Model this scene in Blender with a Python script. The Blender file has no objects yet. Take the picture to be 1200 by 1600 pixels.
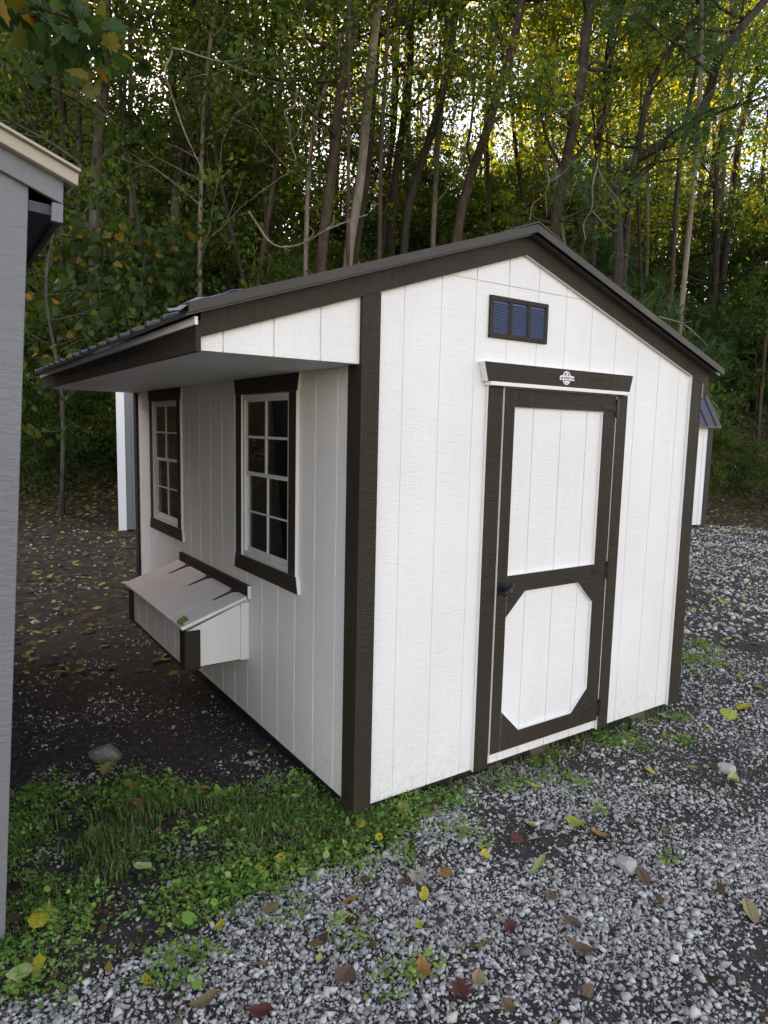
import bpy, bmesh, math, random
import numpy as np
from mathutils import Vector, Matrix
R = math.radians
random.seed(7)
rng = np.random.default_rng(7)
sc = bpy.context.scene
col = sc.collection

# ------------------------------------------------------------------ camera
CAM = Vector((-1.5480, -2.4610, 1.7024))
YAW, PITCH, ROLL, FPX = 0.59653, -0.11854, 0.02299, 1066.95
def cam_axes():
    cy, sy, cp, sp = math.cos(YAW), math.sin(YAW), math.cos(PITCH), math.sin(PITCH)
    f = Vector((sy*cp, cy*cp, sp)); r = Vector((cy, -sy, 0)); u = r.cross(f)
    c, s = math.cos(ROLL), math.sin(ROLL)
    return c*r + s*u, -s*r + c*u, f
AXR, AXU, AXF = cam_axes()
cd = bpy.data.cameras.new('camera'); cam = bpy.data.objects.new('camera', cd); col.objects.link(cam)
cam.matrix_world = Matrix(((AXR.x, AXU.x, -AXF.x, CAM.x), (AXR.y, AXU.y, -AXF.y, CAM.y),
                           (AXR.z, AXU.z, -AXF.z, CAM.z), (0, 0, 0, 1)))
cd.sensor_fit = 'VERTICAL'; cd.sensor_height = 36.0; cd.lens = 36.0*FPX/1600.0
cd.clip_start = 0.05; cd.clip_end = 900
sc.camera = cam

# ------------------------------------------------------------------ world, sun, exposure
SUN_EL, SUN_AZ = R(26), R(-8)          # azimuth from +Y towards +X
w = bpy.data.worlds.new('World'); sc.world = w; w.use_nodes = True
nt = w.node_tree; bg = nt.nodes['Background']
sky = nt.nodes.new('ShaderNodeTexSky'); sky.sky_type = 'NISHITA'; sky.sun_disc = False
sky.sun_elevation = SUN_EL; sky.sun_rotation = SUN_AZ; sky.dust_density = 1.0; sky.ozone_density = 1.0
nt.links.new(sky.outputs[0], bg.inputs[0]); bg.inputs[1].default_value = 0.15
sl = bpy.data.lights.new('sun', 'SUN'); sl.energy = 5.0; sl.angle = R(0.5); sl.color = (1.0, 0.88, 0.68)
sun = bpy.data.objects.new('sun', sl); col.objects.link(sun); sun.location = (-20, 40, 30)
sd = Vector((math.sin(SUN_AZ)*math.cos(SUN_EL), math.cos(SUN_AZ)*math.cos(SUN_EL), math.sin(SUN_EL)))
sun.rotation_euler = sd.to_track_quat('Z', 'Y').to_euler()
vs = sc.view_settings
vs.view_transform = 'Standard'; vs.look = 'None'; vs.gamma = 1.0; vs.exposure = 2.2; vs.use_curve_mapping = False
vs.use_white_balance = True; vs.white_balance_temperature = 9400; vs.white_balance_tint = 26
cy = sc.cycles
cy.max_bounces = 7; cy.diffuse_bounces = 4; cy.glossy_bounces = 3; cy.transmission_bounces = 5; cy.transparent_max_bounces = 8
cy.sample_clamp_indirect = 6.0

# ------------------------------------------------------------------ helpers
def pix_dir(u, v):
    return AXR*((u-600)/FPX) + AXU*((800-v)/FPX) + AXF
def at_depth(u, v, D):                  # point at horizontal forward distance D
    d = pix_dir(u, v); fh = Vector((math.sin(YAW), math.cos(YAW), 0))
    return CAM + d*(D/d.dot(fh))
def at_z(u, v, z):
    d = pix_dir(u, v); return CAM + d*((z-CAM.z)/d.z)

HN = (0.4, 0.9165); HT = (0.9165, -0.4)
def smooth(a, b, x):
    t = np.clip((x-a)/(b-a), 0, 1); return t*t*(3-2*t)
def terrain(x, y):
    x = np.asarray(x, float); y = np.asarray(y, float)
    s = (x-CAM.x)*HN[0] + (y-CAM.y)*HN[1]; t = (x-CAM.x)*HT[0] + (y-CAM.y)*HT[1]
    foot = 13.6 + 0.5*np.sin(t*0.45) + 0.3*np.sin(t*1.1+1)
    left = smooth(-5, -20, t)  # hill raised at the left, mostly out of view, to shade the yard
    slope = 0.56 + 0.64*left
    crest = 17.0 + 14*left
    d = np.maximum(s-foot, 0)
    d2 = np.sqrt(d*d+0.8) - math.sqrt(0.8)
    rise = slope*crest*np.tanh(d2/crest*1.0)
    bump = smooth(0.5, 6, s-foot)*(0.25*np.sin(x*0.8+1)*np.sin(y*0.7) + 0.4*np.sin(x*.23)*np.cos(y*.31))
    micro = 0.012*np.sin(x*2.3+.7)*np.sin(y*1.9) + 0.008*np.sin(x*5.1)*np.cos(y*4.3+1) + 0.006*np.sin(x*9.7+y*3)
    return -0.075 + rise + bump + micro
def tz(x, y): return float(terrain(x, y))

MATS = {}
def mat(name, color=(.5, .5, .5), rough=.7, metal=0.0, spec=.4):
    m = bpy.data.materials.new(name); m.use_nodes = True
    b = m.node_tree.nodes['Principled BSDF']
    b.inputs['Base Color'].default_value = (*color, 1); b.inputs['Roughness'].default_value = rough
    b.inputs['Metallic'].default_value = metal; b.inputs['Specular IOR Level'].default_value = spec
    MATS[name] = m
    return m, m.node_tree.nodes, m.node_tree.links, b
def ramp(ns, stops):
    r = ns.new('ShaderNodeValToRGB'); e = r.color_ramp.elements
    while len(e) < len(stops): e.new(.5)
    for el, (p, c) in zip(e, stops): el.position = p; el.color = (*c, 1)
    return r
def noise(ns, ls, vec, scale, detail=4, rough=.5, dist=0.0):
    n = ns.new('ShaderNodeTexNoise'); n.inputs['Scale'].default_value = scale; n.inputs['Detail'].default_value = detail
    n.inputs['Roughness'].default_value = rough; n.inputs['Distortion'].default_value = dist
    if vec is not None: ls.new(vec, n.inputs['Vector'])
    return n
def coords(ns, ls, scale=(1, 1, 1), which='Object'):
    t = ns.new('ShaderNodeTexCoord'); m = ns.new('ShaderNodeMapping'); m.inputs['Scale'].default_value = scale
    ls.new(t.outputs[which], m.inputs['Vector']); return m.outputs[0]
def bump(ns, ls, b, height, strength=.3, dist=.01, prev=None):
    n = ns.new('ShaderNodeBump'); n.inputs['Strength'].default_value = strength; n.inputs['Distance'].default_value = dist
    ls.new(height, n.inputs['Height'])
    if prev is not None: ls.new(prev, n.inputs['Normal'])
    ls.new(n.outputs[0], b.inputs['Normal']); return n.outputs[0]
def mixc(ns, ls, fac, a, b_, mode='MIX'):
    m = ns.new('ShaderNodeMix'); m.data_type = 'RGBA'; m.blend_type = mode
    for key, v in ((0, fac), (6, a), (7, b_)):
        if hasattr(v, 'links') or hasattr(v, 'is_output'): ls.new(v, m.inputs[key])
        elif isinstance(v, tuple): m.inputs[key].default_value = (*v, 1)
        else: m.inputs[key].default_value = v
    return m.outputs[2]

def wood_paint(name, color, vary, rough=.55, grain=.35, axis='z', spec=.35, splash=False):
    """painted embossed siding: long grain along one axis, short ripples across, slight dirt"""
    m, ns, ls, b = mat(name, color, rough, spec=spec)
    sc_g = {'z': (60, 60, 3), 'y': (60, 3, 60), 'x': (3, 60, 60)}[axis]
    sc_r = {'z': (9, 9, 42), 'y': (9, 42, 9), 'x': (42, 9, 9)}[axis]
    g = noise(ns, ls, coords(ns, ls, sc_g), 1.0, 5, .6, .3)
    rp = noise(ns, ls, coords(ns, ls, sc_r), 1.0, 3, .55, 1.6)
    big = noise(ns, ls, coords(ns, ls, (1.7, 1.7, 1.0)), 1.0, 4, .6)
    add = ns.new('ShaderNodeMath'); add.operation = 'MULTIPLY_ADD'
    ls.new(rp.outputs[0], add.inputs[0]); add.inputs[1].default_value = 1.1; ls.new(g.outputs[0], add.inputs[2])
    bump(ns, ls, b, add.outputs[0], grain, .006)
    lo = tuple(c*(1-vary) for c in color); hi = tuple(min(1, c*(1+vary*.5)) for c in color)
    r = ramp(ns, [(.3, lo), (.7, hi)]); ls.new(big.outputs[0], r.inputs[0])
    f = ns.new('ShaderNodeMath'); f.operation = 'MULTIPLY'; f.inputs[1].default_value = vary*1.2
    ls.new(g.outputs[0], f.inputs[0])
    c = mixc(ns, ls, f.outputs[0], r.outputs[0], tuple(x*.55 for x in color))
    if splash:
        tc = ns.new('ShaderNodeTexCoord'); sx = ns.new('ShaderNodeSeparateXYZ'); ls.new(tc.outputs['Object'], sx.inputs[0])
        mr = ns.new('ShaderNodeMapRange'); mr.inputs[1].default_value = .02; mr.inputs[2].default_value = .28; mr.inputs[3].default_value = 1; mr.inputs[4].default_value = 0; ls.new(sx.outputs['Z'], mr.inputs[0])
        sp = noise(ns, ls, coords(ns, ls), 26, 6, .7); rr = ramp(ns, [(.46, (0, 0, 0)), (.72, (1, 1, 1))]); ls.new(sp.outputs[0], rr.inputs[0])
        mm = ns.new('ShaderNodeMath'); mm.operation = 'MULTIPLY'; ls.new(mr.outputs[0], mm.inputs[0]); ls.new(rr.outputs[0], mm.inputs[1])
        m2 = ns.new('ShaderNodeMath'); m2.operation = 'MULTIPLY'; ls.new(mm.outputs[0], m2.inputs[0]); m2.inputs[1].default_value = .32
        c = mixc(ns, ls, m2.outputs[0], c, (.33, .25, .17))
    ls.new(c, b.inputs['Base Color']); return m

wood_paint('white_siding', (.80, .785, .765), .07, .5, .48, splash=True)
wood_paint('white_paint', (.80, .79, .775), .05, .5, .15)
wood_paint('brown_trim', (.043, .0325, .0235), .3, .62, .8, spec=.18)
wood_paint('grey_siding', (.175, .175, .186), .1, .45, .55)
wood_paint('grey_trim', (.18, .183, .193), .15, .5, .5, axis='x')
wood_paint('dark_soffit', (.06, .065, .08), .15, .6, .2)
wood_paint('raw_wood', (.20, .115, .065), .35, .8, .4)
wood_paint('skid_wood', (.13, .085, .055), .4, .85, .5, axis='x')
wood_paint('black_trim', (.02, .02, .023), .2, .5, .3)

def metal_mat(name, color, rough):
    m, ns, ls, b = mat(name, color, rough, 0.0, .4)
    n = noise(ns, ls, coords(ns, ls, (6, 6, 6)), 1, 4, .6)
    mr = ns.new('ShaderNodeMapRange'); mr.inputs[3].default_value = rough*.75; mr.inputs[4].default_value = rough*1.35
    ls.new(n.outputs[0], mr.inputs[0]); ls.new(mr.outputs[0], b.inputs['Roughness'])
    bump(ns, ls, b, n.outputs[0], .08, .01); return m
metal_mat('roof_metal', (.06, .06, .066), .28)
metal_mat('flashing_metal', (.036, .028, .021), .5)
metal_mat('cream_metal', (.40, .34, .265), .5)
metal_mat('black_metal', (.012, .012, .013), .38)
metal_mat('blue_grey_metal', (.075, .11, .21), .4)
mat('vinyl', (.66, .66, .645), .35)
mat('chrome', (.6, .6, .6), .2, 1.0)
mat('plate_white', (.78, .78, .8), .4)
mat('plate_red', (.45, .2, .17), .4)
m, ns, ls, b = mat('glass', (.9, .9, .9), .02)
out = ns['Material Output']; tr = ns.new('ShaderNodeBsdfTransparent'); tr.inputs[0].default_value = (.9, .91, .92, 1)
gl = ns.new('ShaderNodeBsdfGlossy'); gl.inputs['Roughness'].default_value = .02
fr = ns.new('ShaderNodeFresnel'); fr.inputs[0].default_value = 1.5; mx = ns.new('ShaderNodeMixShader')
ls.new(fr.outputs[0], mx.inputs[0]); ls.new(tr.outputs[0], mx.inputs[1]); ls.new(gl.outputs[0], mx.inputs[2]); ls.new(mx.outputs[0], out.inputs[0])

# ground
m, ns, ls, b = mat('ground', (.06, .05, .04), .95, spec=.2)
P = coords(ns, ls)
n1 = noise(ns, ls, P, 1.3, 6, .6, .4); n2 = noise(ns, ls, P, 22, 6, .7); n3 = noise(ns, ls, P, 5, 5, .65)
dirt = ramp(ns, [(.3, (.024, .019, .015)), (.55, (.05, .041, .034)), (.75, (.115, .10, .086))]); ls.new(n2.outputs[0], dirt.inputs[0])
vo = ns.new('ShaderNodeTexVoronoi'); vo.inputs['Scale'].default_value = 85; ls.new(P, vo.inputs['Vector'])
pc = ramp(ns, [(0, (.06, .054, .047)), (.4, (.18, .165, .145)), (.8, (.32, .30, .27)), (1, (.46, .44, .41))]); ls.new(vo.outputs['Color'], pc.inputs[0])
pe = ramp(ns, [(.2, (1, 1, 1)), (.55, (0, 0, 0))]); ls.new(vo.outputs['Distance'], pe.inputs[0])
att = ns.new('ShaderNodeAttribute'); att.attribute_name = 'gravelly'
mul = ns.new('ShaderNodeMath'); mul.operation = 'MULTIPLY'; ls.new(att.outputs['Fac'], mul.inputs[0]); ls.new(pe.outputs[0], mul.inputs[1])
base = mixc(ns, ls, mul.outputs[0], dirt.outputs[0], pc.outputs[0])
v2 = ns.new('ShaderNodeTexVoronoi'); v2.inputs['Scale'].default_value = 14; ls.new(P, v2.inputs['Vector'])
lc = ramp(ns, [(0, (.022, .015, .01)), (.45, (.045, .03, .018)), (.75, (.10, .065, .028)), (.9, (.26, .2, .05)), (1, (.33, .27, .08))]); ls.new(v2.outputs['Color'], lc.inputs[0])
at2 = ns.new('ShaderNodeAttribute'); at2.attribute_name = 'litter'
lm_ = ns.new('ShaderNodeMath'); lm_.operation = 'MULTIPLY'; ls.new(at2.outputs['Fac'], lm_.inputs[0]); ls.new(n3.outputs[0], lm_.inputs[1])
base = mixc(ns, ls, lm_.outputs[0], base, lc.outputs[0])
ls.new(base, b.inputs['Base Color'])
hsum = ns.new('ShaderNodeMath'); hsum.operation = 'ADD'; ls.new(n2.outputs[0], hsum.inputs[0]); ls.new(mul.outputs[0], hsum.inputs[1])
bump(ns, ls, b, hsum.outputs[0], .8, .015)

def tone_mat(name, stops, rough=.8, transl=0.0, tmul=1.6, bumpy=None):
    """colour of each piece from its own 'tone' value (0-1)"""
    m, ns, ls, b = mat(name, (.3, .3, .3), rough, spec=.25)
    a = ns.new('ShaderNodeAttribute'); a.attribute_name = 'tone'
    r = ramp(ns, stops); ls.new(a.outputs['Fac'], r.inputs[0])
    c = r.outputs[0]
    if bumpy:
        n = noise(ns, ls, coords(ns, ls), bumpy, 4, .6)
        c = mixc(ns, ls, n.outputs[0], c, (.72, .70, .68), 'MULTIPLY')
    ls.new(c, b.inputs['Base Color'])
    if transl:
        t = ns.new('ShaderNodeBsdfTranslucent'); g = ns.new('ShaderNodeMix'); g.data_type = 'RGBA'; g.blend_type = 'MULTIPLY'
        g.inputs[0].default_value = 1; ls.new(c, g.inputs[6]); g.inputs[7].default_value = (tmul*1.2, tmul*1.13, tmul*.5, 1); g.clamp_result = False
        ls.new(g.outputs[2], t.inputs[0]); mx = ns.new('ShaderNodeMixShader'); mx.inputs[0].default_value = transl
        ls.new(b.outputs[0], mx.inputs[1]); ls.new(t.outputs[0], mx.inputs[2]); ls.new(mx.outputs[0], ns['Material Output'].inputs[0])
    return m
tone_mat('stone', [(0, (.13, .11, .09)), (.25, (.31, .285, .255)), (.6, (.54, .51, .47)), (.9, (.72, .695, .65)), (.97, (.42, .31, .22)), (1, (.55, .54, .52))], .85, bumpy=60)
G1 = [(0, (.022, .046, .012)), (.4, (.05, .092, .02)), (.75, (.088, .125, .025)), (.92, (.15, .15, .022)), (1, (.24, .17, .025))]
G2 = [(0, (.025, .06, .018)), (.45, (.064, .115, .024)), (.66, (.14, .165, .03)), (.85, (.27, .23, .03)), (1, (.32, .22, .035))]
G3 = [(0, (.03, .065, .03)), (.6, (.052, .115, .042)), (.9, (.05, .10, .025)), (1, (.12, .15, .03))]
G4 = [(0, (.02, .055, .02)), (.5, (.04, .09, .02)), (.68, (.12, .12, .02)), (.82, (.30, .17, .03)), (.93, (.34, .10, .03)), (1, (.25, .05, .02))]
tone_mat('leaf_green', G1, .55, .45, 2.0); tone_mat('leaf_autumn', G2, .55, .55, 2.7); tone_mat('leaf_pinnate', G3, .5, .4); tone_mat('leaf_maple', G4, .5, .4)
tone_mat('weed', [(0, (.05, .12, .03)), (.5, (.13, .27, .05)), (.9, (.25, .40, .09)), (1, (.36, .36, .12))], .55, .3, 1.3)
tone_mat('grass', [(0, (.06, .12, .03)), (.55, (.11, .2, .045)), (.8, (.2, .23, .08)), (.9, (.36, .28, .15)), (1, (.42, .33, .2))], .6, .3, 1.2)
tone_mat('litter', [(0, (.05, .028, .016)), (.4, (.11, .065, .03)), (.6, (.2, .14, .04)), (.85, (.36, .31, .07)), (1, (.42, .4, .14))], .75, .2, 1.1)
tone_mat('dry_stem', [(0, (.10, .075, .05)), (1, (.25, .2, .13))], .9)

def bark(name, lo, hi, scale=14):
    m, ns, ls, b = mat(name, hi, .9, spec=.2)
    n = noise(ns, ls, coords(ns, ls, (1, 1, .22)), scale, 6, .65, .5); n2 = noise(ns, ls, coords(ns, ls), 1.1, 3, .6)
    r = ramp(ns, [(.32, lo), (.68, hi)]); ls.new(n.outputs[0], r.inputs[0])
    c = mixc(ns, ls, n2.outputs[0], r.outputs[0], (.6, .58, .55), 'MULTIPLY'); ls.new(c, b.inputs['Base Color'])
    bump(ns, ls, b, n.outputs[0], .7, .03)
bark('bark_dark', (.022, .018, .014), (.075, .058, .045)); bark('bark_brown', (.036, .026, .019), (.115, .083, .06))
bark('bark_pale', (.15, .12, .09), (.36, .30, .235), 8); bark('bark_grey', (.05, .043, .035), (.18, .155, .125), 10)
bark('vine_pale', (.14, .115, .085), (.33, .28, .22), 20)

class MB:
    def __init__(s): s.v = []; s.f = []; s.m = []
    def box(s, x0, x1, y0, y1, z0, z1, mi=None):
        """mi: optional function(axis, sign) -> material index"""
        b = len(s.v)
        s.v += [(x, y, z) for x in (x0, x1) for y in (y0, y1) for z in (z0, z1)]
        for ax, sg, q in (((0), -1, (0, 1, 3, 2)), (0, 1, (4, 6, 7, 5)), (1, -1, (0, 4, 5, 1)), (1, 1, (2, 3, 7, 6)), (2, -1, (0, 2, 6, 4)), (2, 1, (1, 5, 7, 3))):
            s.f.append(tuple(b+i for i in q)); s.m.append(mi(ax, sg) if mi else 0)
        return s
    def prism(s, poly, axis, a0, a1, mface=0, mside=0):
        """poly: 2-D points in the plane normal to axis ('y': (x,z); 'x': (y,z); 'z': (x,y)), extruded a0..a1; a0 face uses mface"""
        b = len(s.v); n = len(poly)
        put = {'y': lambda p, a: (p[0], a, p[1]), 'x': lambda p, a: (a, p[0], p[1]), 'z': lambda p, a: (p[0], p[1], a)}[axis]
        s.v += [put(p, a0) for p in poly] + [put(p, a1) for p in poly]
        s.f.append(tuple(b+i for i in range(n))); s.m.append(mface)
        s.f.append(tuple(b+n+i for i in reversed(range(n)))); s.m.append(mface)
        for i in range(n):
            j = (i+1) % n; s.f.append((b+i, b+n+i, b+n+j, b+j)); s.m.append(mside)
        return s
    def tube(s, pts, rad, n=7, mi=0, cap=True):
        pts = [Vector(p) for p in pts]; b = len(s.v); k = len(pts); prev = None
        for i, p in enumerate(pts):
            t = (pts[min(i+1, k-1)] - pts[max(i-1, 0)]).normalized()
            if prev is None: a = t.orthogonal().normalized()
            else: a = (prev - t*prev.dot(t)).normalized()
            prev = a; c = t.cross(a); r = rad[i] if hasattr(rad, '__len__') else rad
            for j in range(n):
                g = 2*math.pi*j/n; q = p + (a*math.cos(g) + c*math.sin(g))*r; s.v.append(tuple(q))
        for i in range(k-1):
            for j in range(n):
                j2 = (j+1) % n; s.f.append((b+i*n+j, b+i*n+j2, b+(i+1)*n+j2, b+(i+1)*n+j)); s.m.append(mi)
        if cap:
            s.f.append(tuple(b+j for j in reversed(range(n)))); s.f.append(tuple(b+(k-1)*n+j for j in range(n))); s.m += [mi, mi]
        return s
    def build(s, name, mats, parent=None, bevel=0, smooth_=False):
        me = bpy.data.meshes.new(name); me.from_pydata(s.v, [], s.f)
        bm = bmesh.new(); bm.from_mesh(me)
        if len(s.f) < 400: bmesh.ops.recalc_face_normals(bm, faces=bm.faces)
        bm.to_mesh(me); bm.free()
        for mm in ([mats] if isinstance(mats, str) else mats): me.materials.append(MATS[mm])
        me.polygons.foreach_set('material_index', s.m)
        if smooth_: me.polygons.foreach_set('use_smooth', [True]*len(me.polygons))
        me.update()
        o = bpy.data.objects.new(name, me); col.objects.link(o); o.parent = parent
        if bevel:
            bv = o.modifiers.new('bevel', 'BEVEL'); bv.width = bevel; bv.segments = 2; bv.limit_method = 'ANGLE'
        return o
def tag(o, label=None, cat=None, group=None, kind=None):
    for k, v in (('label', label), ('category', cat), ('group', group), ('kind', kind)):
        if v: o[k] = v
    return o
def empty(name, loc=(0, 0, 0), label=None, cat=None, group=None):
    o = bpy.data.objects.new(name, None); col.objects.link(o); o.location = loc; o.empty_display_size = .2
    return tag(o, label, cat, group)
def copy_tree(o, parent=None):
    c = o.copy(); col.objects.link(c); c.parent = parent
    for ch in list(o.children): copy_tree(ch, c)
    return c
def np_mesh(name, V, F, matname, tone=None, parent=None, smooth_=False):
    """V (n,3), F (m,k) arrays -> object; tone per vertex"""
    me = bpy.data.meshes.new(name); n, (mf, k) = len(V), F.shape
    me.vertices.add(n); me.vertices.foreach_set('co', np.ascontiguousarray(V, np.float32).ravel())
    me.loops.add(mf*k); me.loops.foreach_set('vertex_index', np.ascontiguousarray(F, np.int32).ravel())
    me.polygons.add(mf); me.polygons.foreach_set('loop_start', np.arange(0, mf*k, k, dtype=np.int32))
    me.update(calc_edges=True)
    if tone is not None:
        a = me.attributes.new('tone', 'FLOAT', 'POINT'); a.data.foreach_set('value', np.ascontiguousarray(tone, np.float32))
    if smooth_: me.polygons.foreach_set('use_smooth', np.ones(mf, bool))
    me.materials.append(MATS[matname])
    o = bpy.data.objects.new(name, me); col.objects.link(o); o.parent = parent
    return o

# ------------------------------------------------------------------ ground sheet
def axis_lines(c0, c1, step, far):
    a = list(np.arange(c0, c1+1e-6, step)); d = step; x = c1
    while x < far: d *= 1.12; x += d; a.append(x)
    d = step; x = c0; b = []
    while x > -far: d *= 1.12; x -= d; b.append(x)
    return np.array(b[::-1]+a)
gx, gy = axis_lines(-3, 14, .13, 260), axis_lines(-3, 14, .13, 260)
GX, GY = np.meshgrid(gx, gy, indexing='ij'); GZ = terrain(GX, GY)
nx, ny = len(gx), len(gy); idx = np.arange(nx*ny).reshape(nx, ny)
F = np.stack([idx[:-1, :-1], idx[1:, :-1], idx[1:, 1:], idx[:-1, 1:]], -1).reshape(-1, 4)
ground = np_mesh('ground', np.stack([GX, GY, GZ], -1).reshape(-1, 3), F, 'ground', smooth_=True); tag(ground, kind='structure')

def in_poly(x, y, poly):
    r = np.zeros(np.shape(x), bool); n = len(poly)
    for i in range(n):
        (x1, y1), (x2, y2) = poly[i], poly[(i+1) % n]
        c = ((y1 > y) != (y2 > y)) & (x < (x2-x1)*(y-y1)/(y2-y1+1e-12)+x1); r ^= c
    return r
def gpoly(px): return [tuple(at_z(u, v, -.075).xy) for u, v in px]
WEED = gpoly([(0, 1270), (60, 1225), (150, 1195), (300, 1235), (430, 1240), (500, 1215), (545, 1262), (600, 1252), (660, 1240), (650, 1290), (600, 1330), (520, 1345), (440, 1385), (360, 1405), (330, 1450), (230, 1500), (120, 1540), (40, 1560), (0, 1550)])
DARK = gpoly([(20, 1000), (200, 940), (330, 1060), (540, 1262), (420, 1270), (150, 1200), (20, 1230)])
def vn(x, y, f, seed=0.0):     # smooth pseudo noise about -1..1
    return (np.sin(x*f*1.0+seed+1.7*np.sin(y*f*.63+seed)) * np.sin(y*f*1.13+seed*2+1.4*np.sin(x*f*.71)) + .6*np.sin(x*f*2.3+y*f*1.9+seed*3)*np.sin(y*f*2.1-x*f*.8))/1.3
def gravel_density(x, y):
    s = (x-CAM.x)*HN[0] + (y-CAM.y)*HN[1]
    d = .50 + .62*vn(x, y, 1.9, 1.0) + .34*vn(x, y, 5.1, 2.0)
    dp = at_z(800, 1300, -.075); d = d - 1.0*np.exp(-((x-dp.x)**2+(y-dp.y)**2)/.09)
    dp = at_z(1170, 1490, -.075); d = d - .7*np.exp(-((x-dp.x)**2+(y-dp.y)**2)/.06)
    d = np.clip(d+.34, .10, 1)
    d = np.where(in_poly(x, y, WEED), .12, d); d = np.where(in_poly(x, y, DARK) | (x < -.05) & (y > .1), np.clip(.0+.35*vn(x, y, 4.2, 3), .02, .25), d)
    d = np.where((y > 3.4) & (x < 2.2+(y-3.66)*.35), .05, d)
    return d*(1-smooth(11.5, 13.5, s))
def set_attr(o, name, vals):
    a = o.data.attributes.new(name, 'FLOAT', 'POINT'); a.data.foreach_set('value', np.ascontiguousarray(vals, np.float32))
FX, FY = GX.ravel(), GY.ravel()
S_ = (FX-CAM.x)*HN[0] + (FY-CAM.y)*HN[1]
gd = gravel_density(FX, FY); dist = np.hypot(FX-CAM.x, FY-CAM.y)
set_attr(ground, 'gravelly', np.clip(gd*(.75+.25*smooth(3, 8, dist)), 0, 1))
set_attr(ground, 'litter', smooth(11.5, 14.5, S_)*1.7 + .9*smooth(2.6, 1.2, FX-(FY-3.66)*.35)*smooth(2.5, 5, FY))

# gravel stones -----------------------------------------------------------
def scatter(n, rmin, rmax, half=36):
    r = np.sqrt(rng.uniform(rmin*rmin, rmax*rmax, n)); a = YAW + np.radians(rng.uniform(-half, half, n))
    return CAM.x + r*np.sin(a), CAM.y + r*np.cos(a)
def outside_sheds(x, y):
    return ~((x > .0) & (x < 2.44) & (y > .05) & (y < 3.66)) & ~((x < -1.36) & (y > .03))
ico = bmesh.new(); bmesh.ops.create_icosphere(ico, subdivisions=1, radius=1); ico.verts.ensure_lookup_table()
ICV = np.array([v.co[:] for v in ico.verts]); ICF = np.array([[v.index for v in f.verts] for f in ico.faces]); ico.free()
OCV = np.array([(1, 0, 0), (-1, 0, 0), (0, 1, 0), (0, -1, 0), (0, 0, 1), (0, 0, -1)], float)
OCF = np.array([(0, 2, 4), (2, 1, 4), (1, 3, 4), (3, 0, 4), (2, 0, 5), (1, 2, 5), (3, 1, 5), (0, 3, 5)])
HULLS = []
for _i in range(26):
    _b = bmesh.new(); _g = np.random.default_rng(1000+_i)
    _p = _g.normal(0, 1, (9, 3)); _p /= np.linalg.norm(_p, axis=1, keepdims=True); _p *= _g.uniform(.8, 1.1, (9, 1))
    for _q in _p: _b.verts.new(_q)
    _h = bmesh.ops.convex_hull(_b, input=_b.verts); _dead = [e for e in _h['geom_interior'] if isinstance(e, bmesh.types.BMVert)]
    if _dead: bmesh.ops.delete(_b, geom=_dead, context='VERTS')
    bmesh.ops.triangulate(_b, faces=_b.faces); bmesh.ops.recalc_face_normals(_b, faces=_b.faces)
    _b.verts.index_update(); HULLS.append((np.array([v.co[:] for v in _b.verts]), np.array([[v.index for v in f.verts] for f in _b.faces]))); _b.free()
def crushed(name, x, y, rad):
    Vs, Fs, Ts, o_ = [], [], [], 0; pick = rng.integers(0, len(HULLS), len(x))
    for i, (TV, TF) in enumerate(HULLS):
        k = pick == i
        V, F, T_ = stone_arrays(x[k], y[k], rad[k], TV, TF, 0.0); Vs.append(V); Fs.append(F+o_); Ts.append(T_); o_ += len(V)
    return np_mesh(name, np.concatenate(Vs), np.concatenate(Fs), 'stone', np.concatenate(Ts))
def stones(name, x, y, rad, TV, TF, parent=None, matname='stone'):
    V, F, T_ = stone_arrays(x, y, rad, TV, TF, .3); return np_mesh(name, V, F, matname, T_, parent)
def stone_arrays(x, y, rad, TV, TF, jit):
    n = len(x); k = len(TV)
    V = TV[None]*(1+rng.uniform(-jit, jit, (n, k, 1)))
    V = V*rng.uniform(.55, 1.4, (n, 1, 3))*np.array([1, 1, .72]); a = rng.uniform(0, 2*np.pi, n); tl = rng.normal(0, .35, n)
    c, s = np.cos(tl)[:, None], np.sin(tl)[:, None]
    V = np.stack([V[..., 0], V[..., 1]*c - V[..., 2]*s, V[..., 1]*s + V[..., 2]*c], -1)
    c, s = np.cos(a)[:, None], np.sin(a)[:, None]
    V = np.stack([V[..., 0]*c - V[..., 1]*s, V[..., 0]*s + V[..., 1]*c, V[..., 2]], -1)*rad[:, None, None]
    z = terrain(x, y) + rad*rng.uniform(.05, .55, n)
    V += np.stack([x, y, z], -1)[:, None]
    F = (TF[None] + (np.arange(n)*k)[:, None, None]).reshape(-1, 3)
    return V.reshape(-1, 3), F, np.repeat(np.clip(rng.normal(.56, .24, n), 0, 1), k)
xs, ys, rs = [], [], []
for n, r0, r1, rr in ((56000, 1.4, 3.6, .0084), (36000, 3.6, 6.5, .0094)):
    x, y = scatter(n, r0, r1); keep = (rng.random(n) < gravel_density(x, y)) & outside_sheds(x, y)
    xs.append(x[keep]); ys.append(y[keep]); rs.append(rr*np.exp(rng.normal(0, .34, keep.sum())))
x, y, r = map(np.concatenate, (xs, ys, rs))
tag(crushed('gravel', x, y, r), 'pale grey crushed gravel scattered over dark dirt in the yard', 'gravel', kind='stuff')
x, y = scatter(60000, 1.4, 4.6); keep = (rng.random(len(x)) < .06+.7*gravel_density(x, y)) & outside_sheds(x, y); x, y = x[keep], y[keep]
tag(stones('grit', x, y, .0036*np.exp(rng.normal(0, .3, len(x))), OCV, OCF), 'small stone chips and grit between the gravel', 'gravel', kind='stuff')
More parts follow.
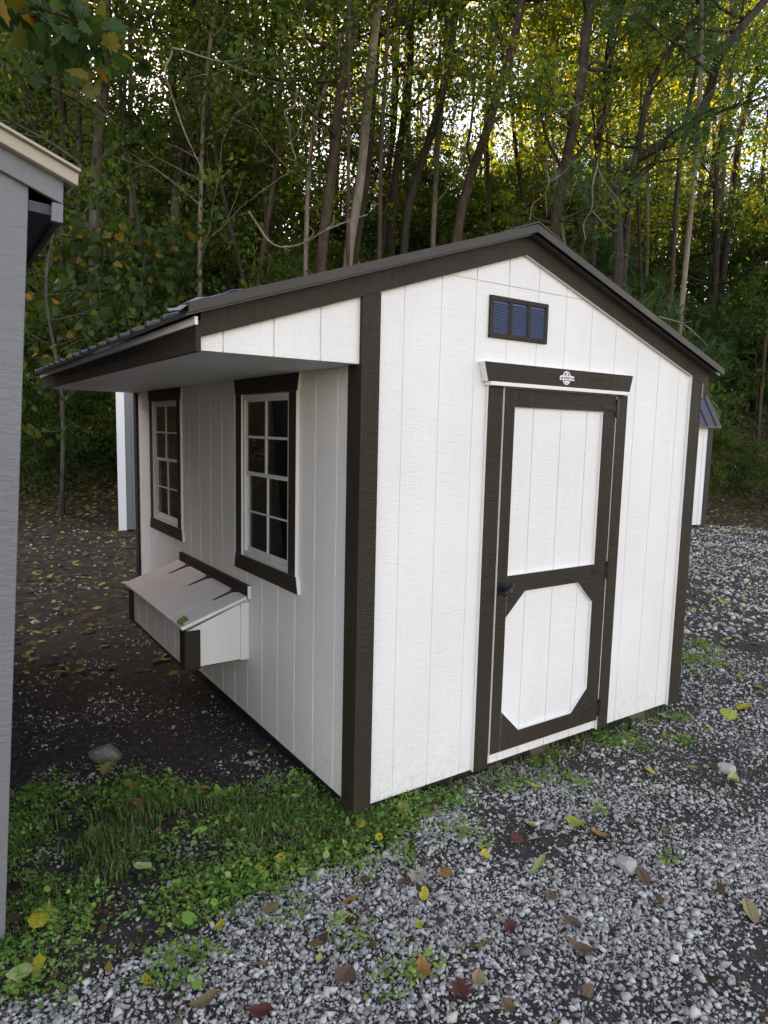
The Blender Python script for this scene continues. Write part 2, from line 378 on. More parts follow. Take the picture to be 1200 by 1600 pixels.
x, y = scatter(42000, 6.5, 15.5); keep = (rng.random(len(x)) < gravel_density(x, y)) & outside_sheds(x, y); x, y = x[keep], y[keep]
tag(stones('gravel', x, y, .016*np.exp(rng.normal(0, .35, len(x))), OCV, OCF), 'finer looking grey gravel spread towards the wooded bank', 'gravel', kind='stuff')

# ------------------------------------------------------------------ the white shed
SW, SL = 2.4384, 3.66
GR = .2032; HG = .0034
AP, ZA, SLP = .90, 2.553, 1/3
def zr(x): return ZA - SLP*abs(x-AP)
shed = empty('garden_shed', (0, 0, 0), 'white wooden shed with dark brown trim, door, two windows and nest box', 'shed')
D_X0, D_X1, D_Z0, D_Z1 = .795, 1.640, .058, 1.925
def clip_rects(a, b, z0, z1, holes):
    """board a..b x z0..z1 minus rectangular holes"""
    rects = [(a, b, z0, z1)]
    for h0, h1, k0, k1 in holes:
        new = []
        for (p, q, r0, r1) in rects:
            if q <= h0 or p >= h1 or r1 <= k0 or r0 >= k1: new.append((p, q, r0, r1)); continue
            if r0 < k0: new.append((p, q, r0, k0))
            if r1 > k1: new.append((p, q, k1, r1))
            lo, hi = max(r0, k0), min(r1, k1)
            if p < h0: new.append((p, h0, lo, hi))
            if q > h1: new.append((h1, q, lo, hi))
        rects = new
    return rects
# front wall
fw = MB(); fw.prism([(0, 0.002), (SW, 0.002), (SW, zr(SW)+.02), (AP, ZA+.02), (0, zr(0)+.02)], 'y', .0032, .05).build('front_wall', 'white_siding', shed)
def rake_poly(a, b, z0, dz=.03):
    pts = [(a, z0), (b, z0), (b, zr(b)+dz)]
    if a < AP < b: pts.append((AP, ZA+dz))
    return pts + [(a, zr(a)+dz)]
fwall = [o for o in shed.children if o.name == 'front_wall'][0]
SEAM = 2.402
for k in range(12):
    a, b = k*GR + HG, (k+1)*GR - HG
    top = min(zr(a), zr(b))+.03
    if k in (4, 5, 6, 7):
        lo = MB(); lo.box(a, b, 0, .012, .0, .050).build('siding_board', 'white_siding', fwall, .0015)
        z0 = 1.93
    else: z0 = 0.0
    if max(zr(a), zr(b)) > SEAM+.02:
        if top > SEAM: MB().box(a, b, 0, .012, z0, SEAM-.003).build('siding_board', 'white_siding', fwall, .0015)
        else:
            xm = AP - (ZA+.03-SEAM)/SLP if a < AP else AP + (ZA+.03-SEAM)/SLP
            xm = min(max(xm, a), b)
            if a < AP: poly = [(a, z0), (b, z0), (b, SEAM-.003), (xm, SEAM-.003), (a, zr(a)+.03)]
            else: poly = [(a, z0), (b, z0), (b, zr(b)+.03), (xm, SEAM-.003), (a, SEAM-.003)]
            MB().prism(poly, 'y', 0, .012).build('siding_board', 'white_siding', fwall, .0015)
        if top > SEAM: poly = rake_poly(a, b, SEAM)
        elif a < AP: poly = [(xm, SEAM), (b, SEAM), (b, zr(b)+.03)]
        else: poly = [(a, SEAM), (xm, SEAM), (a, zr(a)+.03)]
        MB().prism(poly, 'y', -.0018, .010).build('siding_board', 'white_siding', fwall, .0015)
    else:
        MB().prism(rake_poly(a, b, z0), 'y', 0, .012).build('siding_board', 'white_siding', fwall, .0015)
# boxed eave end (left of the corner)
OX = -.70; ZS = 1.975
eave = MB().prism([(OX+.02, ZS+.004), (0, ZS+.004), (0, zr(0)+.02), (OX+.02, zr(OX)+.02)], 'y', .006, .03).build('eave_end_panel', 'white_siding', shed)
for k in range(4):
    b, a = -k*GR - HG, max(-(k+1)*GR + HG, OX+.002)
    if k == 0: b = .0
    MB().prism(rake_poly(a, b, ZS), 'y', 0, .012).build('siding_board', 'white_siding', eave, .0015)
# side wall (left, x = 0)
WINS = [(.655, 1.265), (2.465, 3.085)]; WZ0, WZ1 = .965, 1.885
HOLES = [(a, b, WZ0, WZ1) for a, b in WINS]
mb = MB()
for (p, q, r0, r1) in clip_rects(.0, SL, .002, ZS, HOLES): mb.box(.0032, .04, p, q, r0, r1)
swall = mb.build('side_wall', 'white_siding', shed)
for k in range(18):
    a, b = k*GR + HG, (k+1)*GR - HG
    if k == 0: a = .0125
    for (p, q, r0, r1) in clip_rects(a, b, 0, ZS, HOLES): MB().box(0, .012, p, q, r0, r1).build('siding_board', 'white_siding', swall, .0015)
# right and back walls
rw = MB().box(SW-.04, SW-.006, .012, SL, .002, 2.07).build('side_wall', 'white_siding', shed)
for k in range(18): MB().box(SW-.012, SW, k*GR+HG+(.012 if k == 0 else 0), (k+1)*GR-HG, 0, 2.06).build('siding_board', 'white_siding', rw)
bw = MB().prism([(0.0, 0.002), (SW, 0.002), (SW, zr(SW)+.02), (AP, ZA+.02), (0, zr(0)+.02)], 'y', SL-.04, SL-.006).build('back_wall', 'white_siding', shed)
for k in range(12):
    a, b = k*GR+HG, (k+1)*GR-HG; MB().prism(rake_poly(a, b, 0), 'y', SL-.01, SL+.002).build('siding_board', 'white_siding', bw)
# floor, skids, blocks, studs
MB().box(.03, SW-.03, .03, SL-.03, .002, .03).build('floor', 'raw_wood', shed)
for x in (.12, .85, 1.58, 2.2): MB().box(x, x+.1, .04, SL-.04, -.075, .001).build('skid', 'skid_wood', shed)
MB().box(.02, SW-.02, .035, .055, -.04, .0).build('rim_joist', 'black_trim', shed)
MB().box(.015, .045, .05, SL, -.09, .0).build('rim_joist', 'black_trim', shed)
for y in (.03, .56, 1.31, 1.8, 2.37, 3.15, 3.56): MB().box(.042, .13, y, y+.04, .03, 1.97).build('stud', 'raw_wood', shed)
for y in (.4, 1.0, 1.6, 2.2, 2.8, 3.4): MB().box(SW-.13, SW-.042, y, y+.04, .03, 2.03).build('stud', 'raw_wood', shed)
for u, v in ((637, 1245), (840, 1174), (990, 1119)):
    p = at_z(u, v, -.05); MB().box(p.x-.07, p.x+.07, .02, .30, tz(p.x, .1)-.02, .0).build('support_block', 'skid_wood', shed, .004)
# trims: dark faces, white painted edges
def trim(name, parent, x0, x1, y0, y1, z0, z1, face, mats=('white_paint', 'brown_trim')):
    return MB().box(x0, x1, y0, y1, z0, z1, lambda ax, sg: 1 if (ax, sg) in face else 0).build(name, mats, parent)
T = .019
allf = [(a, s) for a in (0, 1, 2) for s in (-1, 1)]
trim('corner_board', shed, -T, .072, -T, -.001, -.006, zr(.03)+.01, allf)
trim('corner_board', shed, -T, -.001, -.001, .089, -.006, ZS-.001, allf)
trim('corner_board', shed, SW-.095, SW+.0, -T, -.001, -.006, zr(SW)+.03, [(1, -1), (0, 1), (2, -1)])
trim('corner_board', shed, SW+.001, SW+T, -T, .089, -.006, zr(SW)+.0, allf)
trim('corner_board', shed, -T, -.001, SL-.085, SL, -.006, ZS-.001, allf)
# rake boards
for sgn in (-1, 1):
    xe = OX if sgn < 0 else 2.505
    poly = [(AP, ZA), (AP, ZA+.1), (xe, zr(xe)+.1), (xe, zr(xe) if sgn > 0 else ZS+.003)]
    if sgn < 0: poly = [(AP, ZA), (AP, ZA+.1), (xe, zr(xe)+.1), (xe, zr(xe))]
    m_ = MB(); m_.prism(poly, 'y', -T-.0045, -.0045, 1, 0 if sgn > 0 else 1); m_.build('rake_board', ('white_paint', 'brown_trim'), shed)
    o = [c for c in shed.children if c.name.startswith('rake_board')][-1]
    # right end: a small return block under the eave
trim('eave_return', shed, 2.46, 2.505, -T-.004, .02, zr(2.5)-.07, zr(2.5)+.01, [(1, -1)])
# eave box: fascia, soffit, pale drip edge
MB().box(OX-.019, OX, -T-.0045, SL+.01, ZS-.006, zr(OX)+.055).build('fascia', 'brown_trim', shed)
MB().box(OX+.001, -.001, .013, SL, ZS, ZS+.012).build('soffit', 'white_paint', shed)
MB().box(OX-.031, OX-.0195, -.05, SL+.03, zr(OX)+.038, zr(OX)+.066).build('drip_edge', 'white_paint', shed)
MB().box(2.505, 2.52, -.02, SL+.01, zr(2.5)-.05, zr(2.5)+.06).build('fascia', 'brown_trim', shed)
MB().box(SW+.02, 2.504, .021, SL, zr(2.5)-.045, zr(2.5)-.033).build('soffit', 'white_paint', shed)
# roof sheets in 0.9 m panels with ribs
Z_R = .085
for sgn, xe in ((-1, -.765), (1, 2.565)):
    y = -.065
    while y < SL+.04:
        y1 = min(y+.914, SL+.07)
        poly = [(AP, ZA+Z_R+.013), (xe, zr(xe)+Z_R+.013), (xe, zr(xe)+Z_R), (AP, ZA+Z_R)]
        pan = MB().prism(poly, 'y', y+.002, y1-.001).build('roof_panel', 'roof_metal', shed)
        yy = y + .03
        while yy < y1-.03:
            rp = [(AP, ZA+Z_R+.012), (AP, ZA+Z_R+.033), (xe-.003*1, zr(xe)+Z_R+.033), (xe-.003, zr(xe)+Z_R+.012)]
            MB().prism(rp, 'y', yy, yy+.05).build('rib', 'roof_metal', pan, .006)
            yy += .2285
        y = y1
    # rake flashing
    fl = [(AP, ZA+.078), (AP, ZA+.127), (xe-.004*sgn*-1*0, zr(xe)+.127), (xe, zr(xe)+.078)]
    sh_ = [(AP, ZA+.115), (AP, ZA+.127), (xe, zr(xe)+.127), (xe, zr(xe)+.115)]; lp_ = [(AP, ZA+.090), (AP, ZA+.1275), (xe, zr(xe)+.1275), (xe, zr(xe)+.090)]
    rfl = MB().prism(sh_, 'y', -.0840, -.0005).build('rake_flashing', 'flashing_metal', shed)
    MB().prism(lp_, 'y', -.090, -.0845).build('lip', 'flashing_metal', rfl, .0015)
    MB().prism(fl, 'y', SL+.03, SL+.071).build('rake_flashing', 'flashing_metal', shed, .003)
MB().prism([(AP-.16, zr(AP-.16)+.128), (AP, ZA+.132), (AP+.16, zr(AP+.16)+.128), (AP+.16, zr(AP+.16)+.134), (AP, ZA+.140), (AP-.16, zr(AP-.16)+.134)], 'y', -.092, SL+.072).build('ridge_cap', 'flashing_metal', shed)
# bent flap of flashing at the left eave corner
fp = MB()
gridp = []
for i in range(7):
    for j in range(4):
        t = i/6; x = -.56 - .23*t; wv = .006*math.sin(t*9+j*1.3)*(t > .15)
        gridp.append((x, -.074 + .055*j + .01*math.sin(t*7+j), zr(x) + .131 + wv + .005*(j == 1) - .028*max(0, t-.7)*(3-j)))
fp.v = gridp; fp.f = [(i*4+j, i*4+j+1, (i+1)*4+j+1, (i+1)*4+j) for i in range(6) for j in range(3)]; fp.m = [0]*len(fp.f)
fo = fp.build('flashing_flap', 'blue_grey_metal', shed); so = fo.modifiers.new('thick', 'SOLIDIFY'); so.thickness = .003

# gable vent
VX0, VX1, VZ0, VZ1 = .690, 1.080, 2.151, 2.345
vent = MB()
fwv = .022
vent.box(VX0, VX1, -.012, -.001, VZ0, VZ0+fwv).box(VX0, VX1, -.012, -.001, VZ1-fwv, VZ1)
for x in (VX0, VX0+.1225, VX0+.2455, VX1-fwv): vent.box(x, x+fwv, -.0125, -.001, VZ0+fwv, VZ1-fwv)
vo_ = vent.build('gable_vent', 'brown_trim', shed, .0015)
MB().box(VX0+.01, VX1-.01, -.003, -.0005, VZ0+.01, VZ1-.01).build('vent_backing', 'blue_grey_metal', vo_)
for c in range(3):
    x0 = VX0 + fwv + c*.1228; x1 = x0 + .1
    for i in range(14):
        z = VZ0 + fwv + .004 + i*.0102
        MB().prism([(-.003, z+.0075), (-.003, z+.0085), (-.0115, z+.001), (-.0115, z)], 'x', x0, x1).build('slat', 'blue_grey_metal', vo_)
for x in (VX0+.011, VX0+.13, VX0+.26, VX1-.011):
    for z in (VZ0+.011, VZ1-.011): MB().tube([(x, -.012, z), (x, -.0145, z)], .004, 8).build('screw', 'black_metal', vo_)

# door ----------------------------------------------------------------
frame = trim('door_frame', shed, .692, .788, -T, -.001, -.004, 1.925, [(1, -1), (2, -1)])
trim('frame_board', frame, 1.648, 1.738, -T, -.001, -.004, 1.925, [(1, -1), (2, -1)])
hp = [(.668, 1.930), (1.722, 1.944), (1.745, 2.032), (.640, 2.016)]
MB().prism([(.666, 1.945), (1.720, 1.945), (1.742, 2.034), (.640, 2.034)], 'y', -.042, -.001, 1, 0).build('header_board', ('white_paint', 'brown_trim'), frame)
MB().box(.680, 1.715, -.050, -.001, 1.926, 1.9445).build('header_ledge', 'white_paint', frame, .003)
door = MB().box(D_X0+.006, D_X1-.006, .0, .03, D_Z0+.006, D_Z1-.006).build('door', 'white_siding', shed)
for k in (3, 4, 5, 6, 7, 8):
    a, b = max(k*GR+HG, D_X0+.004), min((k+1)*GR-HG, D_X1-.004)
    if b-a > .01: MB().box(a, b, -.004, .002, D_Z0, D_Z1-.004).build('siding_board', 'white_siding', door, .0012)
DX0, DX1, DZ0, DZ1 = .797, 1.638, .060, 1.921
PX0, PX1 = .868, 1.532
y0, y1 = -.0215, -.0042
face = [(1, -1), (2, -1), (2, 1)]
trim('stile', door, DX0, PX0, y0, y1, DZ0, DZ1, [(1, -1)])
trim('stile', door, PX1, DX1, y0, y1, DZ0, DZ1, [(1, -1)])
trim('rail', door, PX0, PX1, y0-.0006, y1, 1.832, DZ1, [(1, -1)])
trim('rail', door, PX0, PX1, y0-.0006, y1, .900, .990, [(1, -1)])
trim('rail', door, PX0, PX1, y0-.0006, y1, DZ0, .150, [(1, -1)])
for (cx, sx) in ((PX0, 1), (PX1, -1)):
    for (cz, sz) in ((.900, -1), (.150, 1)):
        MB().prism([(cx, cz), (cx+sx*.128, cz), (cx, cz+sz*.125)], 'y', y0-.0012, y1, 1, 0).build('corner_gusset', ('white_paint', 'brown_trim'), door)
# T handle
hb = MB(); hb.tube([(.832, y0, .930), (.832, y0-.008, .930)], .030, 16).tube([(.832, y0-.006, .930), (.832, y0-.045, .930)], .013, 12)
h = hb.build('door_handle', 'black_metal', door, .001)
MB().tube([(.800, y0-.045, .905), (.820, y0-.052, .922), (.850, y0-.052, .945), (.872, y0-.044, .965)], [.009, .012, .012, .008], 10).build('grip', 'black_metal', h, 0, True)
MB().tube([(.834, y0-.055, .930), (.834, y0-.067, .930)], .009, 12).build('lock_cylinder', 'chrome', h)
# hinges
for z in (1.853, .948, .135):
    hg = MB().tube([(1.643, -.027, z-.048), (1.643, -.027, z+.048)], .0075, 10).build('hinge', 'black_metal', door)
    st = MB(); zz = z
    st.prism([(1.640, zz-.03), (1.640, zz+.03), (1.60, zz+.012), (1.53, zz+.012), (1.512, zz), (1.53, zz-.012), (1.60, zz-.012)], 'y', y0-.004, y0-.0014).build('strap', 'brown_trim', hg, .0008)
    MB().box(1.646, 1.662, -.0235, -.0192, z-.048, z+.048).build('leaf_plate', 'black_metal', hg)
    for xx in (1.54, 1.58, 1.62): MB().tube([(xx, y0-.004, zz), (xx, y0-.0065, zz)], .004, 8).build('screw', 'black_metal', hg)
# maker's plate on the header
lx, lz, ly = 1.200, 1.990, -.0425
def ring(cx, cz, rx, rz, n=28): return [(cx+rx*math.cos(2*math.pi*i/n), cz+rz*math.sin(2*math.pi*i/n)) for i in range(n)]
pl = MB().prism(ring(lx, lz, .030, .0345), 'y', ly-.003, ly).build('maker_plate', 'plate_white', frame)
MB().prism(ring(lx, lz, .024, .028), 'y', ly-.0036, ly-.0031).build('plate_inset', 'black_trim', pl)
MB().prism([(lx-.053, lz-.013), (lx-.053, lz+.009), (lx-.03, lz+.012), (lx+.03, lz+.012), (lx+.053, lz+.009), (lx+.053, lz-.013), (lx+.03, lz-.010), (lx-.03, lz-.010)], 'y', ly-.0055, ly-.0038).build('plate_banner', 'plate_white', pl)
MB().prism([(lx-.007, lz+.014), (lx+.007, lz+.014), (lx+.007, lz+.021), (lx, lz+.026), (lx-.007, lz+.021)], 'y', ly-.0042, ly-.0037).build('plate_mark', 'plate_white', pl)
MB().prism([(lx-.018, lz-.014), (lx+.018, lz-.014), (lx+.009, lz-.024), (lx-.009, lz-.024)], 'y', ly-.0042, ly-.0037).build('plate_mark', 'plate_white', pl)
mk = MB()
for i, (x0, ww) in enumerate(((-.025, .008), (-.015, .006), (-.007, .007), (.002, .009), (.013, .005), (.020, .006))): mk.box(lx+x0, lx+x0+ww, ly-.0062, ly-.0056, lz-.006, lz+.007)
mk.build('plate_lettering', 'plate_red', pl)
mk = MB()
for x0 in (-.046, -.037, .034, .043): mk.box(lx+x0, lx+x0+.006, ly-.0062, ly-.0056, lz-.006, lz+.004)
mk.build('plate_lettering', 'black_trim', pl)

for (x, z) in [(x_, z_) for x_ in (.73, .98, 1.36, 1.64) for z_ in (1.965, 2.012)]: MB().tube([(x, -.0415, z), (x, -.0435, z)], .0032, 7).build('nail', 'black_metal', frame)
for x in (.712, .768, 1.668, 1.718):
    for z in (.12, .55, 1.0, 1.45, 1.86): MB().tube([(x, -T+.0005, z), (x, -T-.0016, z)], .003, 7).build('nail', 'black_metal', frame)
for x in (.012, .05, SW-.075, SW-.025):
    for z in (.1, .5, .95, 1.4, 1.85): MB().tube([(x, -T+.0005, z), (x, -T-.0016, z)], .003, 7).build('nail', 'black_metal', shed)
# windows -----------------------------------------------------------------
for (ya, yb) in WINS:
    wy0, wy1, wz0, wz1 = ya+.002, yb-.002, WZ0+.002, WZ1-.002
    fo = MB(); ft = .024
    for (p, q, r0, r1) in ((wy0, wy0+ft, wz0, wz1), (wy1-ft, wy1, wz0, wz1), (wy0+ft, wy1-ft, wz0, wz0+ft), (wy0+ft, wy1-ft, wz1-ft, wz1)): fo.box(-.012, .05, p, q, r0, r1)
    win = fo.build('window', 'vinyl', shed, .002)
    # casing
    e0, e1 = ya-.088, yb+.088
    xf = [(0, -1)]
    def casing(poly): MB().prism(poly, 'x', -.020, -.0008, 1, 0).build('casing', ('white_paint', 'brown_trim'), win)
    casing([(ya-.001, WZ0-.001), (ya-.001, WZ1+.001), (ya-.082, WZ1+.001), (ya-.082, WZ0-.001)])
    casing([(yb+.001, WZ0-.001), (yb+.001, WZ1+.001), (yb+.082, WZ1+.001), (yb+.082, WZ0-.001)])
    casing([(ya-.092, WZ1+.0015), (yb+.092, WZ1+.0015), (yb+.112, WZ1+.088), (ya-.112, WZ1+.088)])
    casing([(ya-.092, WZ0-.0015), (yb+.092, WZ0-.0015), (yb+.112, WZ0-.09), (ya-.112, WZ0-.09)])
    iy0, iy1 = wy0+ft, wy1-ft; zm = (wz0+wz1)/2 + .01
    for si, (s0, s1, xo) in enumerate(((zm-.002, wz1-ft, -.003), (wz0+ft, zm+.018, .007))):
        sa = MB(); st = .014 if si == 0 else .018
        for (p, q, r0, r1) in ((iy0, iy0+st, s0, s1), (iy1-st, iy1, s0, s1), (iy0+st, iy1-st, s0, s0+st+.008), (iy0+st, iy1-st, s1-st, s1)): sa.box(xo, xo+.022, p, q, r0, r1)
        sash = sa.build('sash', 'vinyl', win, .0015)
        a0, a1, c0, c1 = iy0+st, iy1-st, s0+st+.008, s1-st
        ym, zc = (a0+a1)/2, (c0+c1)/2
        go = xo-.0045 if si == 0 else xo-.0038
        gw = .007 if si == 0 else .0045
        gb = MB().box(go, go+.009, ym-gw, ym+gw, c0, c1).box(go+.0005, go+.0085, a0, ym-gw, zc-gw, zc+gw).box(go+.0005, go+.0085, ym+gw, a1, zc-gw, zc+gw)
        gb.build('grille', 'vinyl', sash)
        for (p, q) in ((a0, ym), (ym, a1)):
            for (r0, r1) in ((c0, zc), (zc, c1)):
                MB().box(xo+.0055, xo+.0075, p+.0002, q-.0002, r0+.0002, r1-.0002).build('pane', 'glass', sash)

# nest box ----------------------------------------------------------------
NY0, NY1, NX, NB = 1.212, 2.425, -.360, .352
nest = MB().prism([(0, NB), (NX, NB), (NX, .560), (0, .700)], 'y', NY0+.008, NY1-.008).build('nest_box', 'white_siding', shed)
for i in range(6):
    a = NY0 + .008 + i*(NY1-NY0-.016)/6; b = a + (NY1-NY0-.016)/6
    MB().box(NX-.008, NX+.004, a+.003, b-.003, NB-.002, .560).build('siding_board', 'white_siding', nest)
for yy in (NY0, NY1-.006):
    MB().prism([(-.002, NB-.002), (NX-.008, NB-.002), (NX-.008, .562), (-.002, .702)], 'y', yy, yy+.007).build('end_panel', 'white_siding', nest)
MB().box(-.052, -.0015, NY0-.014, NY0-.001, NB-.004, .690).build('cleat', 'white_paint', nest, .002)
trim('corner_board', nest, NX-.022, NX-.0085, NY0-.006, NY0+.075, NB-.012, .566, allf)
trim('corner_board', nest, NX-.022, NX+.066, NY0-.016, NY0-.0065, NB-.012, .566, allf)
trim('corner_board', nest, NX-.022, NX-.0085, NY1-.075, NY1+.006, NB-.012, .566, allf)
MB().box(NX-.016, .0, NY0+.02, NY1-.01, NB-.016, NB-.003).build('bottom_trim', 'brown_trim', nest)
lid = empty('lid'); lid.parent = nest
LS = (.722-.585)/(.0+.405)
lidm = MB(); lidm.prism([(-.022, .716), (-.405, .584), (-.405, .598), (-.022, .730)], 'y', NY0-.03, NY1+.03)
col.objects.unlink(lid); bpy.data.objects.remove(lid)
lid = MB().prism([(-.022, .712), (-.400, .582), (-.400, .590), (-.022, .720)], 'y', NY0-.030, NY1+.03).build('lid', 'white_siding', nest)
for i in range(6):
    w_ = (NY1-NY0+.06)/6; a = NY0-.03 + i*w_
    MB().prism([(-.022, .718), (-.406, .5865), (-.406, .599), (-.022, .7305)], 'y', a+.002, a+w_-.002).build('lid_board', 'white_siding', lid, .0015)
trim('back_strip', nest, -.021, -.001, NY0-.04, NY1+.01, .716, .792, [(0, -1), (2, 1)])
for yy in (1.36, 1.80, 2.22):
    hg = MB(); zz = lambda x: .731 + (x+.022)*.343
    hg.v = [(x, yy+dy, zz(x)+dz) for dz in (0.0005, .0045) for (x, dy) in ((-.024, -.045), (-.024, .045), (-.05, .016), (-.15, .007), (-.165, 0), (-.15, -.007), (-.05, -.016))]
    n = 7; hg.f = [tuple(range(n)), tuple(range(2*n-1, n-1, -1))] + [(i, i+n, (i+1) % n+n, (i+1) % n) for i in range(n)]; hg.m = [0]*len(hg.f)
    ho = hg.build('strap_hinge', 'black_metal', lid)
    MB().tube([(-.026, yy-.045, .734), (-.026, yy+.045, .734)], .007, 8).build('hinge_pin', 'black_metal', ho)

# ------------------------------------------------------------------ grey shed at the left
gs = empty('grey_shed', (-1.388, .023, -.055), 'grey painted shed with cream metal roof edge beside the white shed', 'shed')
gs.rotation_euler = (0, R(3.65), 0)
GW = 2.44
def gz(x): return 2.498 - .31*x if x > -GW/2 else 2.498 - .31*(-GW-x)
gf = MB().prism([(-GW, 0), (0, 0), (0, gz(0)), (-GW/2, gz(-GW/2)), (-GW, gz(0))], 'y', .004, .03).build('front_wall', 'grey_siding', gs)
for k in range(6):
    a, b = -GW + k*.4067 + .002, -GW + (k+1)*.4067 - .002
    pts = [(a, 0), (b, 0), (b, gz(b))]
    if a < -GW/2 < b: pts.append((-GW/2, gz(-GW/2)))
    MB().prism(pts + [(a, gz(a))], 'y', -.004, .006).build('siding_board', 'grey_siding', gf, .0015)
for x in (-GW, -.03): MB().box(x, x+.03, .031, 3.6, 0, 2.46).build('side_wall', 'grey_siding', gs)
MB().box(-GW, 0, 3.57, 3.6, 0, 2.46).build('back_wall', 'grey_siding', gs)
MB().box(-GW+.04, -.04, .05, 3.55, .01, .04).build('floor', 'raw_wood', gs)
for x in (-GW+.1, -1.3, -.2): MB().box(x, x+.1, .06, 3.5, -.16, .0).build('skid', 'skid_wood', gs)
for sgn in (1, -1):
    X = lambda x: x if sgn > 0 else -GW-x
    MB().prism([(X(-GW/2), gz(-GW/2)-.004), (X(.095), gz(.095)-.01), (X(.095), gz(.095)+.062), (X(-GW/2), gz(-GW/2)+.068)], 'y', -.024, -.0045).build('rake_board', 'grey_trim', gs, .002)
    MB().prism([(X(-GW/2), gz(-GW/2)+.055), (X(.11), gz(.11)+.055), (X(.11), gz(.11)+.068), (X(-GW/2), gz(-GW/2)+.068)], 'y', -.004, 3.62).build('roof_deck', 'raw_wood', gs)
    MB().prism([(X(-GW/2), gz(-GW/2)+.060), (X(.132), gz(.132)+.058), (X(.132), gz(.132)+.098), (X(-GW/2), gz(-GW/2)+.102)], 'y', -.058, -.0255).build('rake_flashing', 'cream_metal', gs, .004)
    MB().prism([(X(-GW/2), gz(-GW/2)+.102), (X(.135), gz(.135)+.099), (X(.135), gz(.135)+.107), (X(-GW/2), gz(-GW/2)+.112)], 'y', -.075, 3.66).build('roof_panel', 'cream_metal', gs)
    bx = sorted((X(.078), X(.094)))
    MB().box(bx[0], bx[1], -.0035, 3.6, 2.405, gz(.095)+.05).build('fascia', 'dark_soffit', gs)
    bx = sorted((X(.001), X(.077)))
    MB().box(bx[0], bx[1], .02, 3.6, 2.424, 2.436).build('soffit', 'dark_soffit', gs)
    MB().box(bx[0], bx[1], .003, .0195, 2.4235, 2.455).build('end_block', 'dark_soffit', gs)
    MB().box(sorted((X(.064), X(.096)))[0], sorted((X(.064), X(.096)))[1], -.0238, -.004, 2.402, gz(.095)-.0105).build('eave_return', 'grey_trim', gs)

# ------------------------------------------------------------------ white barn shed at the right, back shed at the left
def far_shed(name, loc, rz, label, W, L, H, steep, corner):
    e = empty(name, loc, label, 'shed', None); e.rotation_euler = (0, 0, rz)
    wl = MB().box(0, W, 0, L, 0, H).build('wall', 'white_siding', e)
    for k in range(int(W/GR)): MB().box(k*GR+.006, (k+1)*GR-.006, -.010, -.0005, .0, H-.002).build('siding_board', 'white_siding', wl)
    for k in range(int(L/GR)): MB().box(-.010, -.0005, k*GR+.006, (k+1)*GR-.006, 0, H-.002).build('siding_board', 'white_siding', wl)
    for (x0, x1, y0, y1) in ((-.03, .13, -.03, -.0105), (W-.13, W+.03, -.03, -.0105), (-.03, -.0105, -.0104, .13), (W+.001, W+.03, -.0104, .13)):
        MB().box(x0, x1, y0, y1, -.004, H).build('corner_board', corner, e)
    pr = [(-.12, H-.02), (.30, H+steep), (W/2, H+steep+.35), (W-.30, H+steep), (W+.12, H-.02)]
    MB().prism([(0, H), (.30, H+steep-.05), (W/2, H+steep+.3), (W-.3, H+steep-.05), (W, H)], 'y', .0, L).build('gable', 'white_siding', e)
    for i in range(4):
        (xa, za), (xb, zb) = pr[i], pr[i+1]
        q = MB().prism([(xa, za), (xb, zb), (xb, zb+.03), (xa, za+.03)], 'y', -.08, L+.08).build('roof_panel', 'roof_metal', e)
        y = -.06
        while y < L: MB().prism([(xa, za+.028), (xb, zb+.028), (xb, zb+.05), (xa, za+.05)], 'y', y, y+.05).build('rib', 'roof_metal', q); y += .25
    for x in (.2, W-.3): MB().box(x, x+.1, .02, L-.02, -.12, .0).build('skid', 'skid_wood', e)
    return e
pb = at_z(1100, 822, -.08)
# its long wall faces the camera with the eave above; roof falls towards us
rs_ = empty('barn_shed', (pb.x, pb.y, tz(pb.x, pb.y)+.03), 'white barn shed with steep black ribbed roof by the wooded bank', 'shed')
rs_.rotation_euler = (0, 0, R(-14))
wl = MB().box(-4.8, 0, 0, 3.0, 0, 2.02).build('wall', 'white_siding', rs_)
for k in range(23): MB().box(-(k+1)*GR+.005, -k*GR-.005, -.010, -.0005, 0, 2.02).build('siding_board', 'white_siding', wl)
MB().box(-.001, .022, -.022, .12, -.01, 2.0).build('corner_board', 'black_trim', rs_); MB().box(-.10, -.0012, -.022, -.0105, -.01, 2.0).build('corner_board', 'black_trim', rs_)
for x in (0.0225,): MB().prism([(0.121, 0), (2.99, 0), (2.99, 2.02), (2.5, 2.95), (1.5, 3.3), (.5, 2.95), (.121, 2.1)], 'x', -.003, .012).build('gable_wall', 'white_siding', rs_)
prf = [(-.16, 1.95), (.42, 2.85), (1.5, 3.35), (2.58, 2.85), (3.16, 1.95)]
for i in range(4):
    (ya, za), (yb, zb) = prf[i], prf[i+1]
    q = MB().prism([(ya, za), (yb, zb), (yb, zb+.03), (ya, za+.03)], 'x', -4.9, .09).build('roof_panel', 'roof_metal', rs_)
    x = -4.85
    while x < .05: MB().prism([(ya-.012, za+.026), (yb-.012, zb+.026), (yb-.012, zb+.05), (ya-.012, za+.05)], 'x', x, x+.05).build('rib', 'roof_metal', q); x += .2286
for y in (.2, 2.6): MB().box(-4.7, -.1, y, y+.1, -.12, .0).build('skid', 'skid_wood', rs_)
